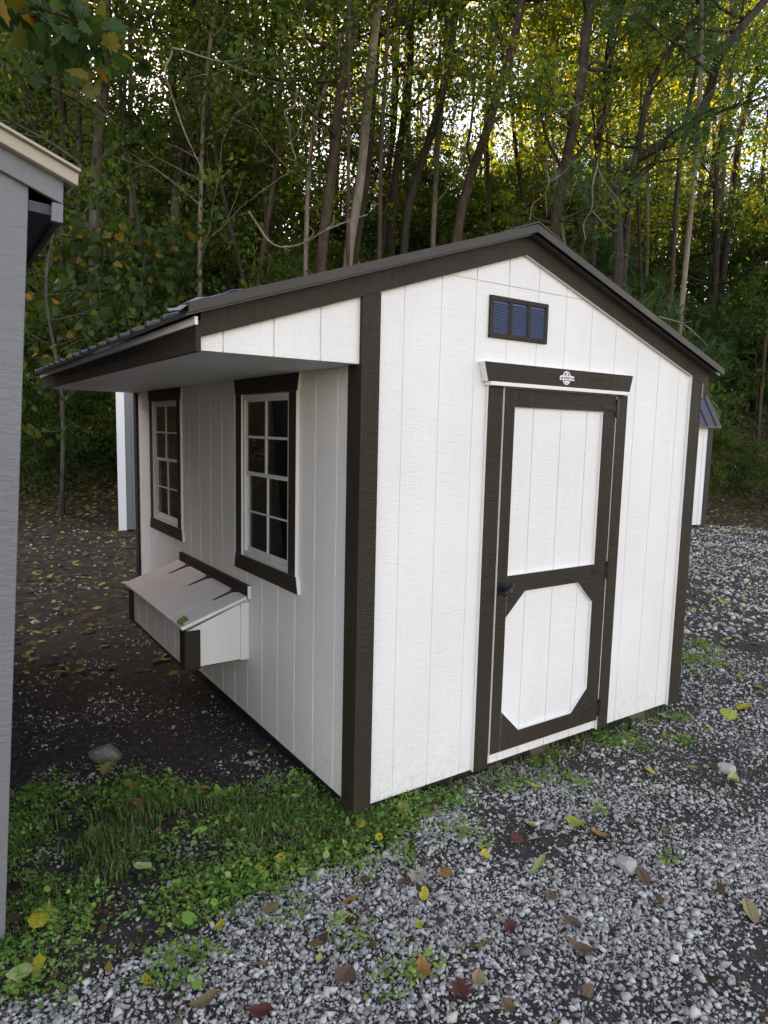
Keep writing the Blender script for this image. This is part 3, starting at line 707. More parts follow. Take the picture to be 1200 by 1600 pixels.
# shed behind at the left: only a corner shows
pb = at_z(188, 831, -.08)
bs = empty('back_shed', (pb.x, pb.y, tz(pb.x, pb.y)+.02), 'pale shed corner with white post trim behind the white shed', 'shed')
bs.rotation_euler = (0, 0, R(-17))
wl = MB().box(.0, 2.4, 0, 1.8, 0, 2.38).build('wall', 'grey_siding', bs)
for k in range(11): MB().box(k*GR+.004, (k+1)*GR-.004, -.010, -.0005, 0, 2.38).build('siding_board', 'grey_siding', wl)
MB().box(-.02, .105, -.03, -.0105, -.01, 2.36).build('corner_board', 'white_paint', bs); MB().box(-.02, -.001, -.0104, .12, -.01, 2.36).build('corner_board', 'white_paint', bs)
MB().box(-.06, 2.45, -.09, 1.86, 2.381, 2.44).build('roof_trim', 'white_paint', bs); MB().prism([(-.05, 2.441), (2.45, 2.441), (1.2, 2.75)], 'y', -.07, 1.84).build('roof', 'roof_metal', bs)
for x in (.2, 2.1): MB().box(x, x+.1, .02, 1.78, -.12, .0).build('skid', 'skid_wood', bs)

# ------------------------------------------------------------------ leaves and trees
def rot_frames(n, up=.5, g=rng):
    """random leaf frames: axis a (along), b (across), c (normal)"""
    c = g.normal(0, 1, (n, 3)); c[:, 2] = (np.abs(c[:, 2])*(1+up) + up) if up > .3 else np.abs(c[:, 2])*.8 + up; c /= np.linalg.norm(c, axis=1, keepdims=True)
    r = g.normal(0, 1, (n, 3)); a = r - c*(r*c).sum(1, keepdims=True); a /= np.linalg.norm(a, axis=1, keepdims=True)
    return a, np.cross(c, a), c
OUT_SIMPLE = np.array([(0, 0, 0), (.42, .30, -.06), (1, 0, -.16), (.42, -.30, -.06)])        # pointed oval, folded along its rib
FS = np.array([(0, 2, 1), (0, 3, 2)])
ml = [(0, 0), (.05, .22), (-.02, .48), (.26, .40), (.44, .55), (.50, .30), (.78, .26), (.72, .12), (1, 0)]
OUT_MAPLE = np.array([(x, y, -.12*abs(y)-.1*x*x) for x, y in ml] + [(x, -y, -.12*abs(y)-.1*x*x) for x, y in ml[1:-1][::-1]])
FM = np.array([(0, i+1, i) for i in range(1, len(OUT_MAPLE)-1)])
pn = []; pf = []
for i in range(7):                                                                           # pinnate leaf: seven pairs of leaflets
    for sg in (-1, 1):
        x = .12 + .13*i; l = .30*(1-.45*abs(i-3)/4); k = len(pn)
        pn += [(x, 0, -.22*x*x), (x+.10, sg*l*.45, -.22*x*x-.01), (x+.11, sg*l, -.22*x*x-.08), (x+.02, sg*l*.55, -.22*x*x-.03)]
        pf += [(k, k+1, k+2), (k, k+2, k+3)]
OUT_PIN = np.array(pn); FP = np.array(pf)
def leaf_arrays(C, size, shape, faces, tone, up=.5, g=rng, frames=None):
    n = len(C); a, b_, c = frames if frames else rot_frames(n, up, g); k = len(shape)
    V = (shape[None, :, 0:1]*a[:, None] + shape[None, :, 1:2]*b_[:, None] + shape[None, :, 2:3]*c[:, None])*size[:, None, None] + C[:, None]
    F = (faces[None] + (np.arange(n)*k)[:, None, None]).reshape(-1, faces.shape[1])
    return V.reshape(-1, 3), F, np.repeat(tone, k)
def catmull(pts, n):
    P_ = [Vector(p) for p in pts]; P_ = [P_[0]*2-P_[1]] + P_ + [P_[-1]*2-P_[-2]]; out = []
    for i in range(1, len(P_)-2):
        for j in range(n):
            t = j/n; a, b_, c, d = P_[i-1:i+3]
            out.append(.5*((2*b_) + (c-a)*t + (2*a-5*b_+4*c-d)*t*t + (3*b_-a-3*c+d)*t**3))
    return out + [P_[-2]]
SHAPES = {'simple': (OUT_SIMPLE, FS), 'maple': (OUT_MAPLE, FM), 'pinnate': (OUT_PIN, FP)}
def grow(name, path, r0, r1, bark_name, leaf_mat, n_leaf, leaf_size, limbs=14, limb_len=2.6, start=.25, shape='simple', spread=.38, rise=.35, tone_mu=.45, label=None, group=None, cat='tree', local=True, sides=7, seed=1, crown_name='crown'):
    g = np.random.default_rng(seed); rd = random.Random(seed)
    base = Vector(path[0]); pts = [Vector(p)-base for p in path] if local else [Vector(p) for p in path]
    sm = catmull(pts, 4); n = len(sm)
    lens = [0]
    for i in range(1, n): lens.append(lens[-1]+(sm[i]-sm[i-1]).length)
    tot = lens[-1]
    mb = MB(); mb.tube(sm, [r0*1.25 if i == 0 else r0+(r1-r0)*lens[i]/tot for i in range(n)], sides)
    cl = []; cw = []
    for k in range(limbs):
        t = start + (1-start)*((k+rd.random())/limbs); L = t*tot
        i = max(1, min(n-1, next((q for q in range(n) if lens[q] >= L), n-1))); p = sm[i]
        az = rd.random()*6.283; up_ = rise + rd.uniform(-.3, .35); ll = limb_len*(1.1-.6*t)*rd.uniform(.6, 1.25)
        d = Vector((math.cos(az), math.sin(az), up_)).normalized(); rr = (r0+(r1-r0)*t)*.42
        lp = [p]; q = p.copy()
        for s_ in range(5):
            d = (d + Vector((rd.gauss(0, .2), rd.gauss(0, .2), rd.gauss(0.02, .16)))).normalized(); q = q + d*ll/5; lp.append(q.copy())
        mb.tube(lp, [max(rr*(1-.16*j), .006) for j in range(6)], 5, cap=False)
        for s_ in range(3):
            j = rd.randint(2, 5); td = (d + Vector((rd.gauss(0, .7), rd.gauss(0, .7), rd.gauss(0, .4)))).normalized(); tp = [lp[j], lp[j]+td*ll*.2, lp[j]+td*ll*.36+Vector((0, 0, rd.gauss(-.03, .08)))]
            mb.tube(tp, [rr*.3+.003, rr*.2+.003, .003], 4, cap=False); cl += [tuple(tp[1]), tuple(tp[2])]; cw += [1, 1.5]
        cl += [tuple(lp[3]), tuple(lp[4]), tuple(lp[5])]; cw += [.6, 1, 1.2]
    root = empty(name, base if local else (0, 0, 0), label, cat, group)
    mb.build('trunk', bark_name, root, 0, True)
    cl = np.array(cl); cw = np.array(cw)*(.08+g.uniform(0, 1.2, len(cw))**2); cw /= cw.sum()
    ci = g.choice(len(cl), n_leaf, p=cw); sp = spread*g.uniform(.6, 1.3, len(cl))
    NS = 5; sdir = g.normal(0, 1, (len(cl), NS, 3)); sdir[..., 2] = sdir[..., 2]*.45 - .15; sdir /= np.linalg.norm(sdir, axis=2, keepdims=True)
    sj = g.integers(0, NS, n_leaf); along = g.uniform(0, 1, n_leaf)**.8
    Cn = cl[ci] + sdir[ci, sj]*(along*sp[ci]*2.3)[:, None] + g.normal(0, 1, (n_leaf, 3))*np.array([1, 1, .7])*(spread*.17)
    Cn[:, 2] -= .25*spread*along**2
    ctone = g.normal(tone_mu, .16, len(cl))
    tone = np.clip(ctone[ci] + g.normal(0, .16, n_leaf), 0, 1)
    sh, fc = SHAPES[shape]
    V, F, tn = leaf_arrays(Cn, leaf_size*g.uniform(.6, 1.3, n_leaf), sh, fc, tone, .12, g)
    np_mesh(crown_name, V, F, leaf_mat, tn, root)
    return root
def pix_tree(px, D, top_extra=4.0):
    """trunk line seen at these pixels for a tree standing D metres ahead, carried down to the ground and up past the frame"""
    pts = [at_depth(u, v, D + .25*math.sin(i*1.7)) for i, (u, v) in enumerate(px)]
    b0 = pts[0]; d = (pts[0]-pts[1]).normalized() if len(pts) > 1 else Vector((0, 0, -1))
    q = b0.copy(); low = []
    for _ in range(60):
        if q.z < tz(q.x, q.y): break
        q = q + Vector((d.x*.25, d.y*.25, -1))*.35
        low.append(q.copy())
    q.z = tz(q.x, q.y)-.1
    low = [p for i, p in enumerate(low[:-1]) if i % 4 == 3 and (p-q).length > .8]
    if b0.z < q.z + .3: pts = pts[1:]
    pts = [q] + low[::-1] + pts
    d = (pts[-1]-pts[-2]).normalized()
    if top_extra: pts += [pts[-1] + d*top_extra*.5 + Vector((.1, 0, .2)), pts[-1] + d*top_extra + Vector((.2, .1, .5))]
    return pts
NAMED = [
 # px polyline, depth, r0, r1, bark, label, leaves, start
 ([(545, 397), (563, 283), (573, 173), (582, 83), (592, 0)], 15.5, .125, .085, 'bark_pale', 'tall pale smooth trunk tree with peeled tan bark', 'leaf_autumn', 3500, .65),
 ([(556, 397), (575, 270), (583, 160), (590, 60), (594, 0)], 17.2, .10, .07, 'bark_dark', 'thin dark trunk tree directly behind the pale smooth trunk', 'leaf_green', 3000, .55),
 ([(503, 397), (517, 283), (532, 150), (547, 67), (563, 0)], 15.0, .13, .09, 'bark_brown', 'brown vine-covered trunk tree beside the pale smooth trunk', 'leaf_green', 4500, .5),
 ([(478, 397), (482, 283), (493, 183), (510, 133), (526, 80)], 15.8, .06, .04, 'bark_pale', 'slender pale curving tree beside the vine-covered trunk', 'leaf_green', 3500, .45),
 ([(617, 283), (627, 217), (640, 117), (643, 0)], 19, .12, .09, 'bark_dark', 'straight black trunk tree standing against bright sky', 'leaf_autumn', 4500, .5),
 ([(607, 267), (617, 183), (622, 33)], 20.5, .10, .07, 'bark_dark', 'narrow dark tree close beside the straight black trunk', 'leaf_autumn', 4000, .5),
 ([(637, 333), (660, 250), (683, 180), (700, 100), (715, 0)], 17.5, .12, .08, 'bark_dark', 'dark tree leaning right against a blue sky gap', 'leaf_autumn', 4500, .55),
 ([(713, 377), (733, 283), (757, 217), (777, 150), (800, 77), (815, 0)], 16.5, .13, .09, 'bark_brown', 'brown trunk tree leaning right above the shed roof', 'leaf_autumn', 6000, .45),
 ([(678, 343), (683, 250), (690, 173), (694, 90)], 19.5, .09, .05, 'bark_pale', 'pale straight tree between two dark leaning trunks', 'leaf_autumn', 5000, .4),
 ([(147, 377), (150, 283), (157, 183), (163, 117), (165, 0)], 14.8, .13, .10, 'bark_grey', 'thick grey mottled trunk tree nearest the grey shed roof', 'leaf_green', 6500, .3),
 ([(204, 397), (206, 283), (204, 150), (204, 0)], 15.6, .06, .045, 'bark_grey', 'thin straight grey tree beside the thick mottled trunk', 'leaf_green', 5500, .3),
 ([(272, 350), (280, 250), (298, 133), (310, 20)], 16.5, .11, .08, 'bark_grey', 'grey trunk tree with pale patch leaning slightly right', 'leaf_green', 6500, .3),
 ([(312, 393), (315, 250), (320, 150), (330, 60)], 15.5, .055, .04, 'bark_pale', 'thin light streaked tree beside the grey patched trunk', 'leaf_green', 5500, .3),
 ([(867, 367), (875, 310), (887, 240), (905, 150), (915, 60)], 15.5, .13, .09, 'bark_brown', 'reddish brown trunk tree behind the roof peak', 'leaf_autumn', 6500, .35),
 ([(1130, 223), (1137, 140), (1145, 0)], 22, .15, .12, 'bark_grey', 'grey trunk tree against bright sky at the slope top', 'leaf_autumn', 5000, .5),
 ([(1152, 228), (1165, 170), (1182, 110), (1200, 30)], 21, .11, .09, 'bark_dark', 'dark slanting tree beside the grey skyline trunk', 'leaf_autumn', 5000, .5),
 ([(1100, 223), (1108, 130), (1112, 0)], 24, .11, .09, 'bark_grey', 'slim grey tree left of the grey skyline trunk', 'leaf_autumn', 5000, .5),
 ([(930, 330), (935, 220), (945, 120), (960, 20)], 18.5, .09, .07, 'bark_dark', 'slim dark tree behind the crooked leaning trunk', 'leaf_autumn', 6500, .4),
 ([(420, 420), (426, 300), (418, 150), (430, 10)], 19, .09, .07, 'bark_dark', 'dark upright tree left of the slender pale tree', 'leaf_green', 7000, .3),
 ([(115, 560), (118, 420), (125, 260), (120, 100)], 15.2, .07, .05, 'bark_brown', 'slim brown tree just past the grey shed eave', 'leaf_green', 6000, .3),
]
for i, (px, D, r0, r1, bk, lab, lmt, nl, st) in enumerate(NAMED):
    grow('tree', pix_tree(px, D), r0, r1, bk, lmt, int(nl*.85), .12, limbs=18, limb_len=2.8, start=st, label=lab, seed=100+i, tone_mu=.45 if lmt == 'leaf_autumn' else .38)
# crooked dark tree leaning right with a long curved limb
grow('tree', pix_tree([(966, 400), (963, 293), (987, 253), (1033, 227), (1083, 193), (1107, 150), (1123, 90), (1153, 50), (1190, 7)], 14.5, 2.0), .13, .07, 'bark_dark', 'leaf_pinnate', 700, .34, limbs=12, limb_len=2.6, start=.45, shape='pinnate', label='crooked dark tree leaning far right with feathery leaves', seed=301)
grow('tree', pix_tree([(975, 420), (985, 300), (1000, 210), (1018, 130), (1060, 60), (1120, 0)], 15.2, 2.5), .09, .05, 'bark_dark', 'leaf_pinnate', 600, .34, limbs=12, limb_len=2.4, start=.35, shape='pinnate', label='forked dark tree with feathery leaves beside the crooked trunk', seed=302)
# big-leaved branch reaching in over the grey shed
bp = [at_depth(-420, 520, 9.0), at_depth(-400, 200, 9.0), at_depth(-320, 20, 8.8), at_depth(-120, -40, 8.4), at_depth(40, 5, 8.0), at_depth(170, 48, 7.8)]
bp[0].z = tz(bp[0].x, bp[0].y)-.1
grow('tree', bp, .16, .02, 'bark_grey', 'leaf_maple', 520, .2, limbs=16, limb_len=1.0, start=.6, shape='maple', spread=.2, rise=-.1, tone_mu=.33, label='broad-leaved tree reaching over the grey shed roof', seed=310)
# maples turning orange between the sheds
for i, (u, v, D, hgt, lab) in enumerate(((90, 640, 12.6, 5.4, 'young maple with orange and green leaves past the grey shed'), (235, 560, 14.6, 5.0, 'small maple with scattered red leaves above the shed eave'))):
    p = at_depth(u, v, D); p.z = tz(p.x, p.y)-.05
    grow('maple_tree', [p, p+Vector((.1, .1, hgt*.4)), p+Vector((-.1, .2, hgt*.75)), p+Vector((.1, .2, hgt))], .05, .02, 'bark_grey', 'leaf_maple', 1100, .15, limbs=20, limb_len=1.8, start=.25, shape='maple', spread=.3, rise=.1, tone_mu=.40, label=lab, seed=320+i)

# background trees: four kinds, copied
protos = []
for k, (bk, lmt, mu) in enumerate((('bark_dark', 'leaf_autumn', .5), ('bark_brown', 'leaf_green', .42), ('bark_grey', 'leaf_autumn', .55), ('bark_dark', 'leaf_green', .38))):
    h_ = 15 + k
    pth = [(0, 0, -.3), (.15, .1, h_*.25), (-.1, .3, h_*.5), (.25, .2, h_*.78), (.2, .4, h_)]
    protos.append(grow('forest_tree', pth, .13, .03, bk, lmt, 8500, .13, limbs=30, limb_len=3.2, start=.2, spread=.5, tone_mu=mu, seed=400+k))
def near_what(u, D, dm):
    w_ = ('behind the grey shed' if u < 45 else 'behind the back shed corner' if u < 230 else 'behind the vine-covered trunk' if u < 520 else 'behind the pale smooth trunk' if u < 640 else
          'behind the leaning brown trunk' if u < 820 else 'behind the roof peak' if u < 960 else 'behind the crooked trunk' if u < 1080 else 'behind the barn shed')
    return w_ + (', low on the slope' if D < dm else ', high on the slope')
LABT = ['dark barked tree with yellowing leaves', 'brown barked tree with green leaves', 'grey barked tree with yellow leaves', 'dark barked tree with deep green leaves']
rd = random.Random(5); placed = 0; spots = []
used = [False]*4
for tries in range(4000):
    if placed >= 36: break
    D = rd.uniform(18, 36); u = rd.uniform(-180, 1380); p = at_depth(u, 600, D)
    if any((p.x-a)**2+(p.y-b_)**2 < 3.4 for a, b_ in spots): continue
    if 560 < u < 830 and rd.random() < .6: continue
    if u < 330 and D > 23: continue
    if (645 < u < 745 or 1120 < u < 1230 or 410 < u < 470) and D > 17: continue
    if u > 1050 and D > 24 and rd.random() < .5: continue
    spots.append((p.x, p.y)); k = rd.choice((1, 3, 3, 1, 0)) if u < 480 else rd.choice((0, 2, 0, 2, 1, 3))
    o = protos[k] if not used[k] else copy_tree(protos[k]); used[k] = True
    o.location = (p.x, p.y, tz(p.x, p.y)); o.rotation_euler = (rd.gauss(0, .04), rd.gauss(0.03, .05), rd.random()*6.283); s_ = rd.uniform(.75, 1.15); o.scale = (s_, s_, s_*rd.uniform(.9, 1.15))
    tag(o, LABT[k] + ' ' + near_what(u, D, 24), 'tree', 'woodland trees on the slope'); placed += 1
# slender bare-stemmed trees between the bigger ones
slim = []
for k, (bk, bend) in enumerate((('bark_dark', .5), ('bark_brown', -.6), ('bark_pale', .25))):
    slim.append(grow('slender_tree', [(0, 0, -.3), (bend*.3, .1, 3.2), (bend, .2, 6.5), (bend*1.3, .1, 9.5), (bend*2.0, .3, 13)], .062, .03, bk, 'leaf_autumn', 2600, .12, limbs=14, limb_len=2.0, start=.62, spread=.4, rise=.7, tone_mu=.5, seed=450+k))
used = [False]*3; placed = 0
LABL = ['slender dark stemmed tree', 'slender brown stemmed tree', 'slender pale stemmed tree']
for tries in range(3000):
    if placed >= 30: break
    D = rd.uniform(14.6, 22); u = rd.choice((rd.uniform(400, 860), rd.uniform(60, 400), rd.uniform(860, 1200))); p = at_depth(u, 600, D)
    if (p.x-CAM.x)*HN[0] + (p.y-CAM.y)*HN[1] < 14.3: continue
    if any((p.x-a)**2+(p.y-b_)**2 < .8 for a, b_ in spots): continue
    spots.append((p.x, p.y)); k = rd.choice((0, 0, 1, 1, 2))
    o = slim[k] if not used[k] else copy_tree(slim[k]); used[k] = True
    o.location = (p.x, p.y, tz(p.x, p.y)); o.rotation_euler = (rd.gauss(0, .05), rd.gauss(0.05, .06), rd.random()*6.283); s_ = rd.uniform(.8, 1.3); o.scale = (s_, s_, rd.uniform(.95, 1.25))
    tag(o, LABL[k] + ' ' + near_what(u, D, 18), 'tree', 'slender trees on the bank'); placed += 1
# shrubs and saplings along the bank
def shrub_path(h): return [(0, 0, -.1), (.05, .03, h*.35), (-.04, .08, h*.7), (.06, .04, h)]
sp_ = [grow('shrub', shrub_path(2.6), .03, .012, 'bark_dark', 'leaf_green', 6000, .09, limbs=26, limb_len=1.5, start=.05, spread=.26, rise=.4, tone_mu=.42, seed=501, crown_name='foliage', cat='shrub'),
       grow('shrub', shrub_path(3.4), .035, .012, 'bark_grey', 'leaf_green', 7000, .085, limbs=28, limb_len=1.7, start=.05, spread=.28, rise=.3, tone_mu=.52, seed=502, crown_name='foliage', cat='shrub'),
       grow('shrub', shrub_path(3.2), .04, .015, 'bark_dark', 'leaf_pinnate', 750, .36, limbs=20, limb_len=1.7, start=.12, shape='pinnate', spread=.22, rise=.4, tone_mu=.45, seed=503, crown_name='foliage', cat='shrub'),
       grow('shrub', shrub_path(1.9), .025, .01, 'bark_dark', 'leaf_green', 4500, .075, limbs=24, limb_len=1.2, start=.03, spread=.24, rise=.2, tone_mu=.25, seed=504, crown_name='foliage', cat='shrub')]
def add_under(n_, d0, d1, u0, u1, s0, s1, ks, gap):
    got = 0
    for _ in range(2500):
        if got >= n_: break
        D = rd.uniform(d0, d1); u = rd.uniform(u0, u1); p = at_depth(u, 640, D)
        s_c = (p.x-CAM.x)*HN[0] + (p.y-CAM.y)*HN[1]
        if s_c < 14.0 or any((p.x-a)**2+(p.y-b_)**2 < gap for a, b_ in spots): continue
        spots.append((p.x, p.y)); k = rd.choice(ks); o = copy_tree(sp_[k])
        o.location = (p.x, p.y, tz(p.x, p.y)); s_ = rd.uniform(s0, s1); o.rotation_euler = (0, 0, rd.random()*6.283); o.scale = (s_, s_, s_*rd.uniform(.85, 1.15))
        tag(o, LABS[k] + ' ' + near_what(u, D, 16.5), 'shrub', 'shrubs along the bank'); got += 1
LABS = ['dense green shrub', 'tall loose yellow-green shrub', 'feathery-leaved sumac shrub', 'low dark shrub']
used = [False]*4; spots = []; placed = 0
for tries in range(3000):
    if placed >= 85: break
    D = rd.uniform(13.2, 21); u = rd.uniform(-120, 1330); p = at_depth(u, 650, D)
    s_c = (p.x-CAM.x)*HN[0] + (p.y-CAM.y)*HN[1]
    if s_c < 14.2 or any((p.x-a)**2+(p.y-b_)**2 < .8 for a, b_ in spots): continue
    if u > 1090 and s_c < 17: continue
    if 40 < u < 200 and s_c < 16.5: continue
    spots.append((p.x, p.y)); k = rd.choice((2, 2, 2, 1, 0)) if u > 800 else rd.choice((0, 1, 1, 3, 0))
    o = sp_[k] if not used[k] else copy_tree(sp_[k]); used[k] = True
    o.location = (p.x, p.y, tz(p.x, p.y)); o.rotation_euler = (0, 0, rd.random()*6.283); s_ = rd.uniform(.75, 1.3); o.scale = (s_, s_, s_*rd.uniform(.85, 1.2))
    tag(o, LABS[k] + ' ' + near_what(u, D, 16.5), 'shrub', 'shrubs along the bank'); placed += 1
add_under(46, 20, 31, 150, 1330, 1.2, 1.9, (0, 1, 1, 2), 2.2)
add_under(34, 20, 36, -160, 380, 1.6, 2.5, (0, 1, 0, 3), 2.6)
add_under(16, 13.5, 17, 1085, 1300, .35, .7, (3, 3, 0), .5)
add_under(14, 13.5, 17, 30, 210, .4, .8, (3, 3, 0), .5)
# the far wood: one mass of thin stems and leaves on the crest
n = 13000
ur = rng.uniform(300, 1600, n); Dr = rng.uniform(30, 52, n)
fhx, fhy = math.sin(YAW), math.cos(YAW)
dx = np.array([[*pix_dir(a, 600)] for a in np.linspace(-500, 1700, 45)]); ui = np.linspace(-500, 1700, 45)
dxx, dyy = np.interp(ur, ui, dx[:, 0]), np.interp(ur, ui, dx[:, 1]); kf = Dr/(dxx*fhx + dyy*fhy)
X, Y = CAM.x + dxx*kf, CAM.y + dyy*kf
cell = vn(X, Y, .9, 4); hgt = np.clip(rng.beta(1.3, 1.6, n)*11*(.75+.35*cell), 0.2, 15)
V, F, tn = leaf_arrays(np.stack([X, Y, terrain(X, Y)+hgt], -1), .30*rng.uniform(.6, 1.3, n), OUT_SIMPLE, FS, np.clip(rng.normal(.45, .2, n)+.15*cell, 0, 1), .15)
fwd = np_mesh('far_wood', V, F, 'leaf_autumn', tn); tag(fwd, 'far wood of thin trees massed along the hill crest', 'wood', kind='stuff')
st = MB()
for i in range(70):
    u = rd.uniform(300, 1600); D = rd.uniform(28, 50); p = at_depth(u, 600, D); z = tz(p.x, p.y); hh = rd.uniform(8, 15); l1 = rd.gauss(0, .6); l2 = rd.gauss(0, .6)
    st.tube([(p.x, p.y, z-.2), (p.x+l1*.4, p.y+l2*.4, z+hh*.5), (p.x+l1, p.y+l2, z+hh)], [.14, .1, .03], 5, cap=False)
so = st.build('far_stems', 'bark_dark', fwd, 0, True); so['kind'] = 'stuff'
# bare pale vines hanging in the wood
def vine(px, D, r, label, extra=()):
    pts = [at_depth(u, v, D + .15*math.sin(i*2.1)) for i, (u, v) in enumerate(px)]
    e = empty('vine', pts[0], label, 'vine', 'bare vines hanging in the trees')
    mb = MB(); sm = catmull([p-pts[0] for p in pts], 5); mb.tube(sm, [r*(1-.55*i/len(sm)) for i in range(len(sm))], 6, cap=True)
    mb.build('stem', 'vine_pale', e, 0, True)
    for q in extra:
        ps = [at_depth(u, v, D) for u, v in q]; sm = catmull([p-pts[0] for p in ps], 4); MB().tube(sm, [r*.6*(1-.6*i/len(sm)) for i in range(len(sm))], 5).build('side_twig', 'vine_pale', e, 0, True)
vine([(266, 68), (268, 85), (258, 110), (266, 140), (276, 172), (290, 210), (306, 245), (322, 278)], 12.5, .02, 'bare pale vine hanging down before the grey trunks', [[(260, 125), (245, 130), (238, 145), (225, 152)], [(268, 150), (264, 158)]])
vine([(388, 330), (405, 355), (420, 376), (440, 386), (475, 380), (505, 362), (545, 345), (575, 335)], 12.0, .02, 'bare pale branch curving low in front of the vine-covered trunk', [[(470, 382), (490, 365), (480, 350)], [(505, 362), (520, 350), (522, 335)], [(440, 386), (455, 392)]])
vine([(465, 140), (460, 165), (445, 175), (452, 200), (455, 225), (462, 250), (445, 245)], 12.8, .018, 'thin pale vine loop hanging left of the slender tree', [[(468, 150), (472, 175), (466, 205), (455, 222)]])
vine([(855, 245), (855, 270), (858, 285), (850, 305), (832, 320), (828, 345)], 12.5, .014, 'thin bare pale twig hanging above the shed roof ridge', [[(858, 285), (880, 270), (898, 248)], [(852, 300), (855, 340)]])
vine([(935, 240), (933, 260), (926, 290), (925, 325), (912, 350), (915, 375)], 12.5, .015, 'forked bare pale twig above the right roof slope', [[(933, 260), (945, 285), (965, 310), (970, 328)], [(925, 330), (945, 350), (960, 362)]])
vine([(1030, 495), (1065, 505), (1085, 520), (1106, 540)], 11.0, .012, 'bare pale twig reaching out beside the right eave', [[(1065, 505), (1080, 502)]])
vine([(800, 190), (830, 195), (860, 178), (900, 165), (925, 150)], 13.0, .012, 'thin bare tangled twig crossing before the sunlit leaves')
vine([(268, 75), (290, 80), (320, 90), (345, 96), (370, 95), (400, 88)], 12.8, .022, 'bare branch reaching right from the hanging vine', [[(345, 96), (375, 108), (400, 118)]])

# ------------------------------------------------------------------ ground plants
def ground_xy(n, poly):
    xs_ = [p[0] for p in poly]; ys_ = [p[1] for p in poly]
    x = rng.uniform(min(xs_), max(xs_), n); y = rng.uniform(min(ys_), max(ys_), n); k = in_poly(x, y, poly); return x[k], y[k]
# clover-like weeds: clumps of small round leaflets
rl = [(0, 0, 0)] + [(.5+.5*math.cos(a), .46*math.sin(a), -.05) for a in np.linspace(math.pi*.8, -math.pi*.8, 6)]
OUT_ROUND = np.array(rl); FR = np.array([(0, i+1, i) for i in range(1, 6)])
cx, cy_ = ground_xy(6200, WEED)
keep = (vn(cx, cy_, 3.6, 5)+.8*vn(cx, cy_, 11, 1) > rng.uniform(-.3, .85, len(cx))) & outside_sheds(cx, cy_); cx, cy_ = cx[keep]+rng.normal(0, .05, keep.sum()), cy_[keep]+rng.normal(0, .05, keep.sum())
ko = outside_sheds(cx, cy_); cx, cy_ = cx[ko], cy_[ko]
def strip(n, x0, x1, y0, y1): return rng.uniform(x0, x1, n), rng.uniform(y0, y1, n)
a1 = strip(420, .2, 2.4, -.16, .06); k = (vn(a1[0], a1[1], 5, 2) > -.1); a1 = (a1[0][k], a1[1][k])
ex, ey = [a1[0]], [a1[1]]
for u, v, rad, cnt in ((1085, 1035, .25, 70), (1095, 1010, .2, 40), (1000, 1165, .1, 12), (1065, 1160, .08, 14), (905, 1225, .1, 10), (635, 1525, .09, 16), (540, 1470, .06, 6), (870, 1210, .07, 8), (1040, 1345, .04, 5), (940, 1275, .05, 5), (455, 1420, .1, 12), (260, 1530, .12, 20), (320, 1500, .06, 8), (60, 1555, .08, 12), (720, 1300, .1, 14), (700, 1250, .1, 20), (640, 1345, .08, 12), (560, 1350, .1, 16), (610, 1300, .12, 26)):
    p = at_z(u, v, -.075); ex.append(p.x + rng.normal(0, rad*.6, cnt)); ey.append(p.y + rng.normal(0, rad*.6, cnt))
n0 = len(cx); cx = np.concatenate([cx]+ex); cy_ = np.concatenate([cy_]+ey)
per = 13; nC = len(cx); hC = rng.uniform(.02, .075, nC)*(1+.6*np.clip(vn(cx, cy_, 4, 9), -.6, 1)); hC[n0:] *= .75
off = rng.normal(0, 1, (nC, per, 2))*(.016+.18*hC[:, None, None]); hh = hC[:, None]*rng.uniform(.25, 1.05, (nC, per))
X = (cx[:, None]+off[..., 0]).ravel(); Y = (cy_[:, None]+off[..., 1]).ravel(); Z = terrain(X, Y) + hh.ravel()
tone = np.clip(np.repeat(rng.normal(.5, .16, nC), per) + rng.normal(0, .15, nC*per), 0, 1)
wl_ = np.exp(rng.normal(np.log(.0108), .45, len(X)))
rl2 = np.array([(0, 0, 0), (.3, .2, .02), (.65, .2, 0), (1, 0, -.1), (.65, -.2, 0), (.3, -.2, .02), (.5, 0, -.05)]); OUT_ROUND2 = rl2; FR2 = np.array([(6, 0, 1), (6, 1, 2), (6, 2, 3), (6, 3, 4), (6, 4, 5)])
half = rng.random(len(X)) < .5
V1, F1, t1 = leaf_arrays(np.stack([X, Y, Z], -1)[half], wl_[half], OUT_ROUND, FR, tone[half], .7)
V2, F2, t2 = leaf_arrays(np.stack([X, Y, Z], -1)[~half], wl_[~half]*1.5, OUT_ROUND2, FR2, tone[~half], .45)
V = np.concatenate([V1, V2]); F = np.concatenate([F1, F2+len(V1)]); tn = np.concatenate([t1, t2])
tag(np_mesh('weeds', V, F, 'weed', tn), 'low bright green clover-like weeds growing between the sheds and gravel', 'weeds', kind='stuff')
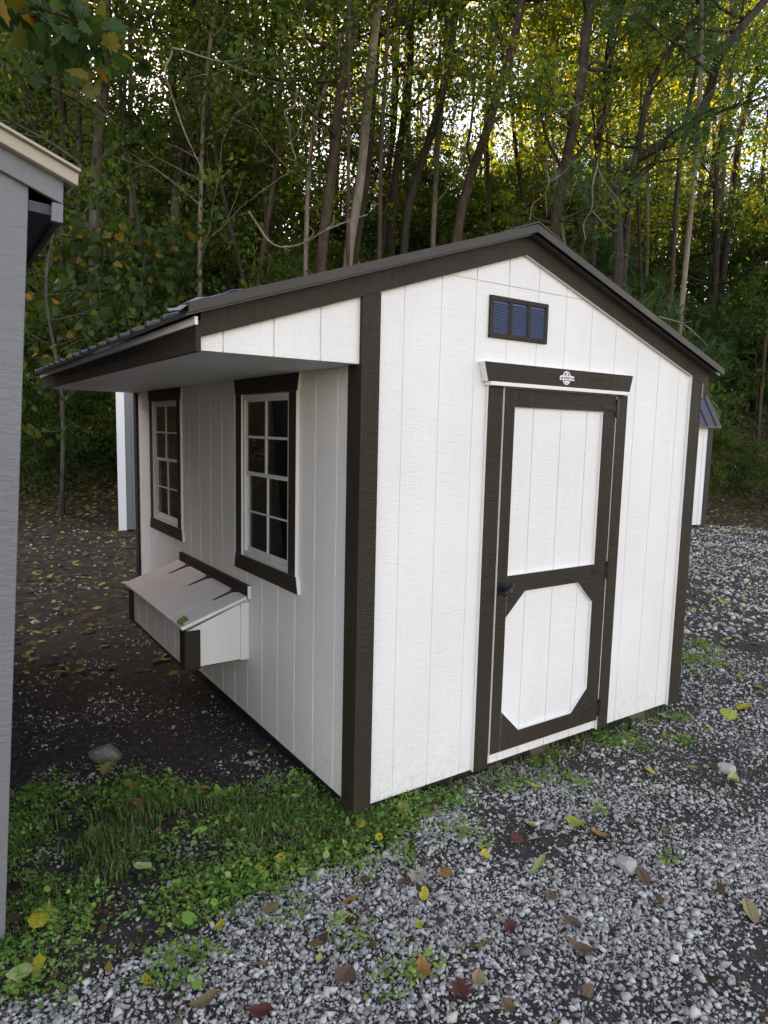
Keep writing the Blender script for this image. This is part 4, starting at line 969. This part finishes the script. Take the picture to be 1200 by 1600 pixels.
# grass blades
gx_, gy_ = ground_xy(24000, gpoly([(420, 1260), (560, 1262), (640, 1250), (620, 1310), (540, 1330), (470, 1345), (380, 1350), (250, 1340), (150, 1400), (20, 1480), (20, 1300), (250, 1245)]))
k = vn(gx_, gy_, 5, 7) > rng.uniform(-.5, .9, len(gx_)); gx_, gy_ = gx_[k], gy_[k]
s1 = strip(900, .1, 2.4, -.1, .1); gx_ = np.concatenate([gx_, s1[0]]); gy_ = np.concatenate([gy_, s1[1]])
n = len(gx_); L = rng.uniform(.03, .10, n); az = rng.uniform(0, 6.283, n); ln = rng.uniform(.15, .9, n); wd = rng.uniform(.0012, .0026, n)
dxy = np.stack([np.cos(az), np.sin(az)], -1); pxy = np.stack([-np.sin(az), np.cos(az)], -1); z0 = terrain(gx_, gy_)-.005
b0 = np.stack([gx_, gy_], -1); mid = b0 + dxy*(L*ln*.35)[:, None]; tip = b0 + dxy*(L*ln)[:, None]
V = np.stack([np.c_[b0-pxy*wd[:, None], z0], np.c_[b0+pxy*wd[:, None], z0], np.c_[mid+pxy*wd[:, None]*.8, z0+L*.6], np.c_[tip, z0+L*(1-.35*ln)], np.c_[mid-pxy*wd[:, None]*.8, z0+L*.6]], 1)
F = (np.array([(0, 1, 2), (0, 2, 4), (4, 2, 3)])[None] + (np.arange(n)*5)[:, None, None]).reshape(-1, 3)
tag(np_mesh('grass', V.reshape(-1, 3), F, 'grass', np.repeat(np.clip(rng.normal(.5, .22, n), 0, 1), 5)), 'thin green grass blades around the shed corner', 'grass', kind='stuff')
# leaf litter: small leaves nobody could count
x, y = scatter(9000, 5, 15, 38); s = (x-CAM.x)*HN[0] + (y-CAM.y)*HN[1]
k = (rng.random(len(x)) < np.where(x > 2.4, .40, .55)) & outside_sheds(x, y); x, y = x[k], y[k]
u = rng.uniform(-150, 1400, 16000); D = rng.uniform(13, 24, 16000)
dxx, dyy = np.interp(u, ui, dx[:, 0]), np.interp(u, ui, dx[:, 1]); kf = D/(dxx*fhx + dyy*fhy)
x = np.concatenate([x, CAM.x + dxx*kf]); y = np.concatenate([y, CAM.y + dyy*kf])
n = len(x); V, F, tn = leaf_arrays(np.stack([x, y, terrain(x, y)+.02], -1), rng.uniform(.05, .115, n), OUT_SIMPLE, FS, np.clip(rng.normal(.66, .28, n), 0, 1), 2.2)
tag(np_mesh('leaf_litter', V, F, 'litter', tn), 'fallen yellow and brown leaves strewn over yard and bank', 'leaves', kind='stuff')
x, y = scatter(2600, 1.5, 5.5, 36); k = outside_sheds(x, y) & (rng.random(len(x)) < .5); x, y = x[k], y[k]
wx, wy = ground_xy(900, WEED); fx = rng.uniform(.05, 2.4, 160); x = np.concatenate([x, wx, fx]); y = np.concatenate([y, wy, -np.abs(rng.normal(0, .05, 160))+.02])
V, F, tn = leaf_arrays(np.stack([x, y, terrain(x, y)+rng.uniform(.01, .03, len(x))], -1), np.exp(rng.normal(np.log(.026), .45, len(x))), OUT_SIMPLE, FS, np.clip(rng.normal(.28, .22, len(x)), 0, 1), 1.0)
tag(np_mesh('leaf_litter', V, F, 'litter', tn), 'small brown leaf scraps among the gravel', 'leaves', kind='stuff')

# ------------------------------------------------------------------ single fallen leaves
COLS = {'yellow': (.46, .38, .035), 'yellow-green': (.30, .36, .045), 'pale green': (.38, .45, .17), 'brown': (.14, .08, .04), 'orange': (.38, .18, .045), 'dark red': (.11, .03, .02), 'tan': (.27, .19, .09), 'pinkish grey': (.38, .28, .25), 'olive': (.2, .2, .05)}
for nm, c in COLS.items():
    m, ns, ls, b = mat('fallen_'+nm, c, .6, spec=.35)
    n_ = noise(ns, ls, coords(ns, ls), 55, 4, .6); r_ = ramp(ns, [(.36, tuple(x*.45 for x in c)), (.5, c), (.7, tuple(min(1, x*1.15) for x in c))]); ls.new(n_.outputs[0], r_.inputs[0]); ls.new(r_.outputs[0], b.inputs['Base Color'])
def leaf_mesh(colr, kind, curl, seed):
    rr = random.Random(seed); me = MB(); n = 8; W_ = .25 if kind == 'long' else .36
    for i in range(n+1):
        t = i/n; w_ = W_*(math.sin(math.pi*min(1, t**.8))**.8 if 0 < t < 1 else 0)*(1+(.35*(-1)**i if kind == 'lobed' else rr.uniform(-.08, .08)))
        zc = curl*(4*(t-.5)**2)*.35 + rr.uniform(-.01, .01)
        for s_ in (-1, -.5, 0, .5, 1):
            me.v.append((t-.5, s_*w_ + .05*math.sin(t*3), zc + abs(s_)*w_*.35*(1 if curl > 0 else -.4) + .015*math.sin(t*15+s_*4)))
    for i in range(n):
        for j in range(4): me.f.append((i*5+j, i*5+j+1, (i+1)*5+j+1, (i+1)*5+j)); me.m.append(0)
    me.tube([(-.68, -.02, .02), (-.5, 0, curl*.35), (0, .05, .012), (.45, .01, curl*.3)], [.012, .014, .012, .004], 5)
    return me
FALL = [(630, 1281, 24, 'olive', 'broad'), (673, 1268, 30, 'tan', 'broad'), (688, 1255, 22, 'dark red', 'lobed'), (564, 1293, 22, 'yellow', 'broad'), (508, 1303, 22, 'brown', 'long'), (591, 1318, 15, 'yellow', 'broad'), (441, 1349, 24, 'yellow', 'long'), (407, 1370, 18, 'yellow', 'broad'),
 (655, 1368, 34, 'pinkish grey', 'lobed'), (696, 1361, 24, 'orange', 'broad'), (660, 1395, 28, 'yellow', 'long'), (758, 1335, 18, 'yellow', 'broad'), (628, 1376, 22, 'brown', 'broad'), (550, 1402, 32, 'orange', 'long'), (421, 1418, 36, 'tan', 'broad'), (532, 1435, 38, 'pale green', 'broad'), (656, 1446, 14, 'yellow-green', 'broad'),
 (752, 1478, 38, 'olive', 'long'), (661, 1522, 34, 'orange', 'broad'), (536, 1530, 44, 'brown', 'broad'), (722, 1553, 44, 'dark red', 'lobed'), (745, 1535, 28, 'tan', 'broad'), (405, 1505, 26, 'orange', 'broad'), (793, 1578, 26, 'brown', 'broad'), (407, 1585, 36, 'dark red', 'broad'), (798, 1443, 24, 'dark red', 'broad'),
 (833, 1228, 27, 'yellow', 'long'), (831, 1287, 28, 'pale green', 'long'), (837, 1306, 20, 'pale green', 'long'), (808, 1309, 24, 'dark red', 'lobed'), (902, 1289, 36, 'yellow-green', 'long'), (936, 1306, 28, 'orange', 'lobed'), (840, 1353, 44, 'pale green', 'long'), (1005, 1370, 36, 'brown', 'long'), (893, 1434, 34, 'brown', 'long'), (905, 1473, 42, 'brown', 'long'), (921, 1540, 24, 'brown', 'broad'), (858, 1397, 28, 'brown', 'broad'),
 (1170, 1424, 44, 'tan', 'long'), (1148, 1224, 32, 'pale green', 'long'), (1081, 1203, 16, 'olive', 'broad'), (1013, 1211, 24, 'yellow', 'broad'), (990, 1158, 18, 'yellow', 'long'), (1040, 1121, 26, 'pale green', 'long'), (1143, 1116, 34, 'yellow-green', 'broad'), (1165, 1108, 24, 'yellow', 'broad'), (1108, 1133, 18, 'yellow', 'long'), (1172, 1129, 16, 'tan', 'broad'), (1117, 1225, 20, 'brown', 'long'), (985, 1286, 20, 'brown', 'long'), (1040, 1302, 18, 'brown', 'broad'),
 (232, 1545, 34, 'yellow', 'long'), (68, 1440, 50, 'yellow', 'long'), (30, 1525, 32, 'pale green', 'broad'), (57, 1518, 36, 'yellow', 'long'), (345, 1450, 22, 'yellow', 'broad'), (320, 1575, 44, 'tan', 'broad'), (222, 1363, 28, 'pale green', 'broad'), (150, 1445, 34, 'dark red', 'broad'), (203, 1235, 26, 'orange', 'long'), (228, 1187, 20, 'orange', 'long'), (318, 1242, 18, 'orange', 'broad'), (172, 1208, 32, 'olive', 'lobed'), (247, 1310, 22, 'brown', 'broad'), (405, 1180, 24, 'yellow', 'long'), (215, 1262, 26, 'brown', 'long'),
 (1086, 951, 14, 'yellow', 'long'), (1129, 944, 16, 'yellow-green', 'long'), (1163, 987, 18, 'pale green', 'broad'), (1180, 1005, 14, 'pale green', 'broad'), (1094, 1004, 12, 'yellow', 'broad'), (1085, 1037, 16, 'orange', 'long'), (1133, 1040, 16, 'yellow-green', 'broad'), (1185, 965, 14, 'yellow', 'long')]
def where(p):
    if p.x > 2.5: return 'on the gravel beyond the shed'
    if p.x > .62: return 'on the gravel before the door'
    if p.y < -.62 and p.x < .62 and p.x > -.75: return 'on the gravel before the shed corner'
    if p.x > -.25 and p.y < .1: return 'by the weeds at the shed corner'
    if p.y > .35: return 'on the dark dirt between the sheds'
    return 'in the weeds by the grey shed'
SHW = {'long': 'long narrow', 'broad': 'broad', 'lobed': 'ragged lobed'}
for i, (u, v, sz, cn, kd) in enumerate(FALL):
    p = at_z(u, v, -.06); d = (p-CAM).length; L = sz/FPX*d*(.86 if cn in ('brown', 'dark red', 'tan') else 1.0); rr = random.Random(900+i)
    o = leaf_mesh(cn, kd, rr.uniform(-.2, .9), 900+i).build('fallen_leaf', 'fallen_'+cn, None, 0, True)
    inweed = bool(in_poly(np.array([p.x]), np.array([p.y]), WEED)[0])
    o.location = (p.x, p.y, tz(p.x, p.y) + (.045 if inweed else .016)); o.scale = (L, L, L); o.rotation_euler = (rr.gauss(0, .25), rr.gauss(0, .2), rr.random()*6.283)
    tag(o, f"{SHW[kd]} {cn} fallen leaf {where(p)}", 'leaf', 'single fallen leaves on the ground')
o = leaf_mesh('olive', 'broad', .5, 77).build('fallen_leaf', 'fallen_olive', None, 0, True)
o.location = (-.37, NY0+.03, .611); o.scale = (.1, .1, .06); o.rotation_euler = (0, R(-19), 1.2); tag(o, 'olive fallen leaf lying on the nest box lid corner', 'leaf', 'single fallen leaves on the ground')
# larger stones
for i, (u, v, sz, lab) in enumerate(((978, 1348, 30, 'large pale angular stone on the gravel before the door'), (1133, 1203, 24, 'flat light stone on the gravel past the door'), (499, 1361, 18, 'round pale stone at the edge of the weeds'), (165, 1180, 40, 'flat grey slab stone in the dirt between the sheds'))):
    p = at_z(u, v, -.06); d = (p-CAM).length; rad = sz/FPX*d*.5; bm = bmesh.new(); bmesh.ops.create_icosphere(bm, subdivisions=2, radius=1)
    rr = random.Random(60+i)
    pl_ = [(Vector((rr.gauss(0, 1), rr.gauss(0, 1), rr.gauss(0, 1))).normalized(), rr.uniform(.55, .8)) for _ in range(9)]
    for vtx in bm.verts:
        for nrm, dd in pl_:
            e = vtx.co.dot(nrm)
            if e > dd: vtx.co -= nrm*(e-dd)
    me = bpy.data.meshes.new('stone'); bm.to_mesh(me); bm.free(); me.materials.append(MATS['stone'])
    a = me.attributes.new('tone', 'FLOAT', 'POINT'); a.data.foreach_set('value', np.full(len(me.vertices), (.5, .5, .55, .12)[i], np.float32))
    o = bpy.data.objects.new('stone', me); col.objects.link(o); o.location = (p.x, p.y, tz(p.x, p.y)+rad*.35); o.scale = (rad*1.3, rad, rad*.75); o.rotation_euler = (0, 0, rr.random()*6)
    tag(o, lab, 'stone')
# broad plantain-like plants at the shed side
for i, (u, v, lab) in enumerate(((350, 1250, 'broad-leaved plant with arching leaves by the dirt patch'), (150, 1300, 'broad-leaved rosette plant among weeds near the grey shed'), (380, 1395, 'small broad-leaved plant at the weed edge'))):
    p = at_z(u, v, -.06); e = empty('plant', (p.x, p.y, tz(p.x, p.y)), lab, 'plant', 'broad-leaved plants in the weeds')
    for k in range(7):
        rr = random.Random(i*10+k); lf = leaf_mesh('olive', 'long', .25, i*10+k); lf.v = [(x+.62, y, z) for x, y, z in lf.v]
        o = lf.build('leaf', 'weed', e, 0, True); L = rr.uniform(.05, .09); o.scale = (L, L, L); o.rotation_euler = (0, -rr.uniform(.3, .8), k*6.283/7+rr.gauss(0, .2))
        a = o.data.attributes.new('tone', 'FLOAT', 'POINT'); a.data.foreach_set('value', np.full(len(o.data.vertices), rr.uniform(.3, .6), np.float32))
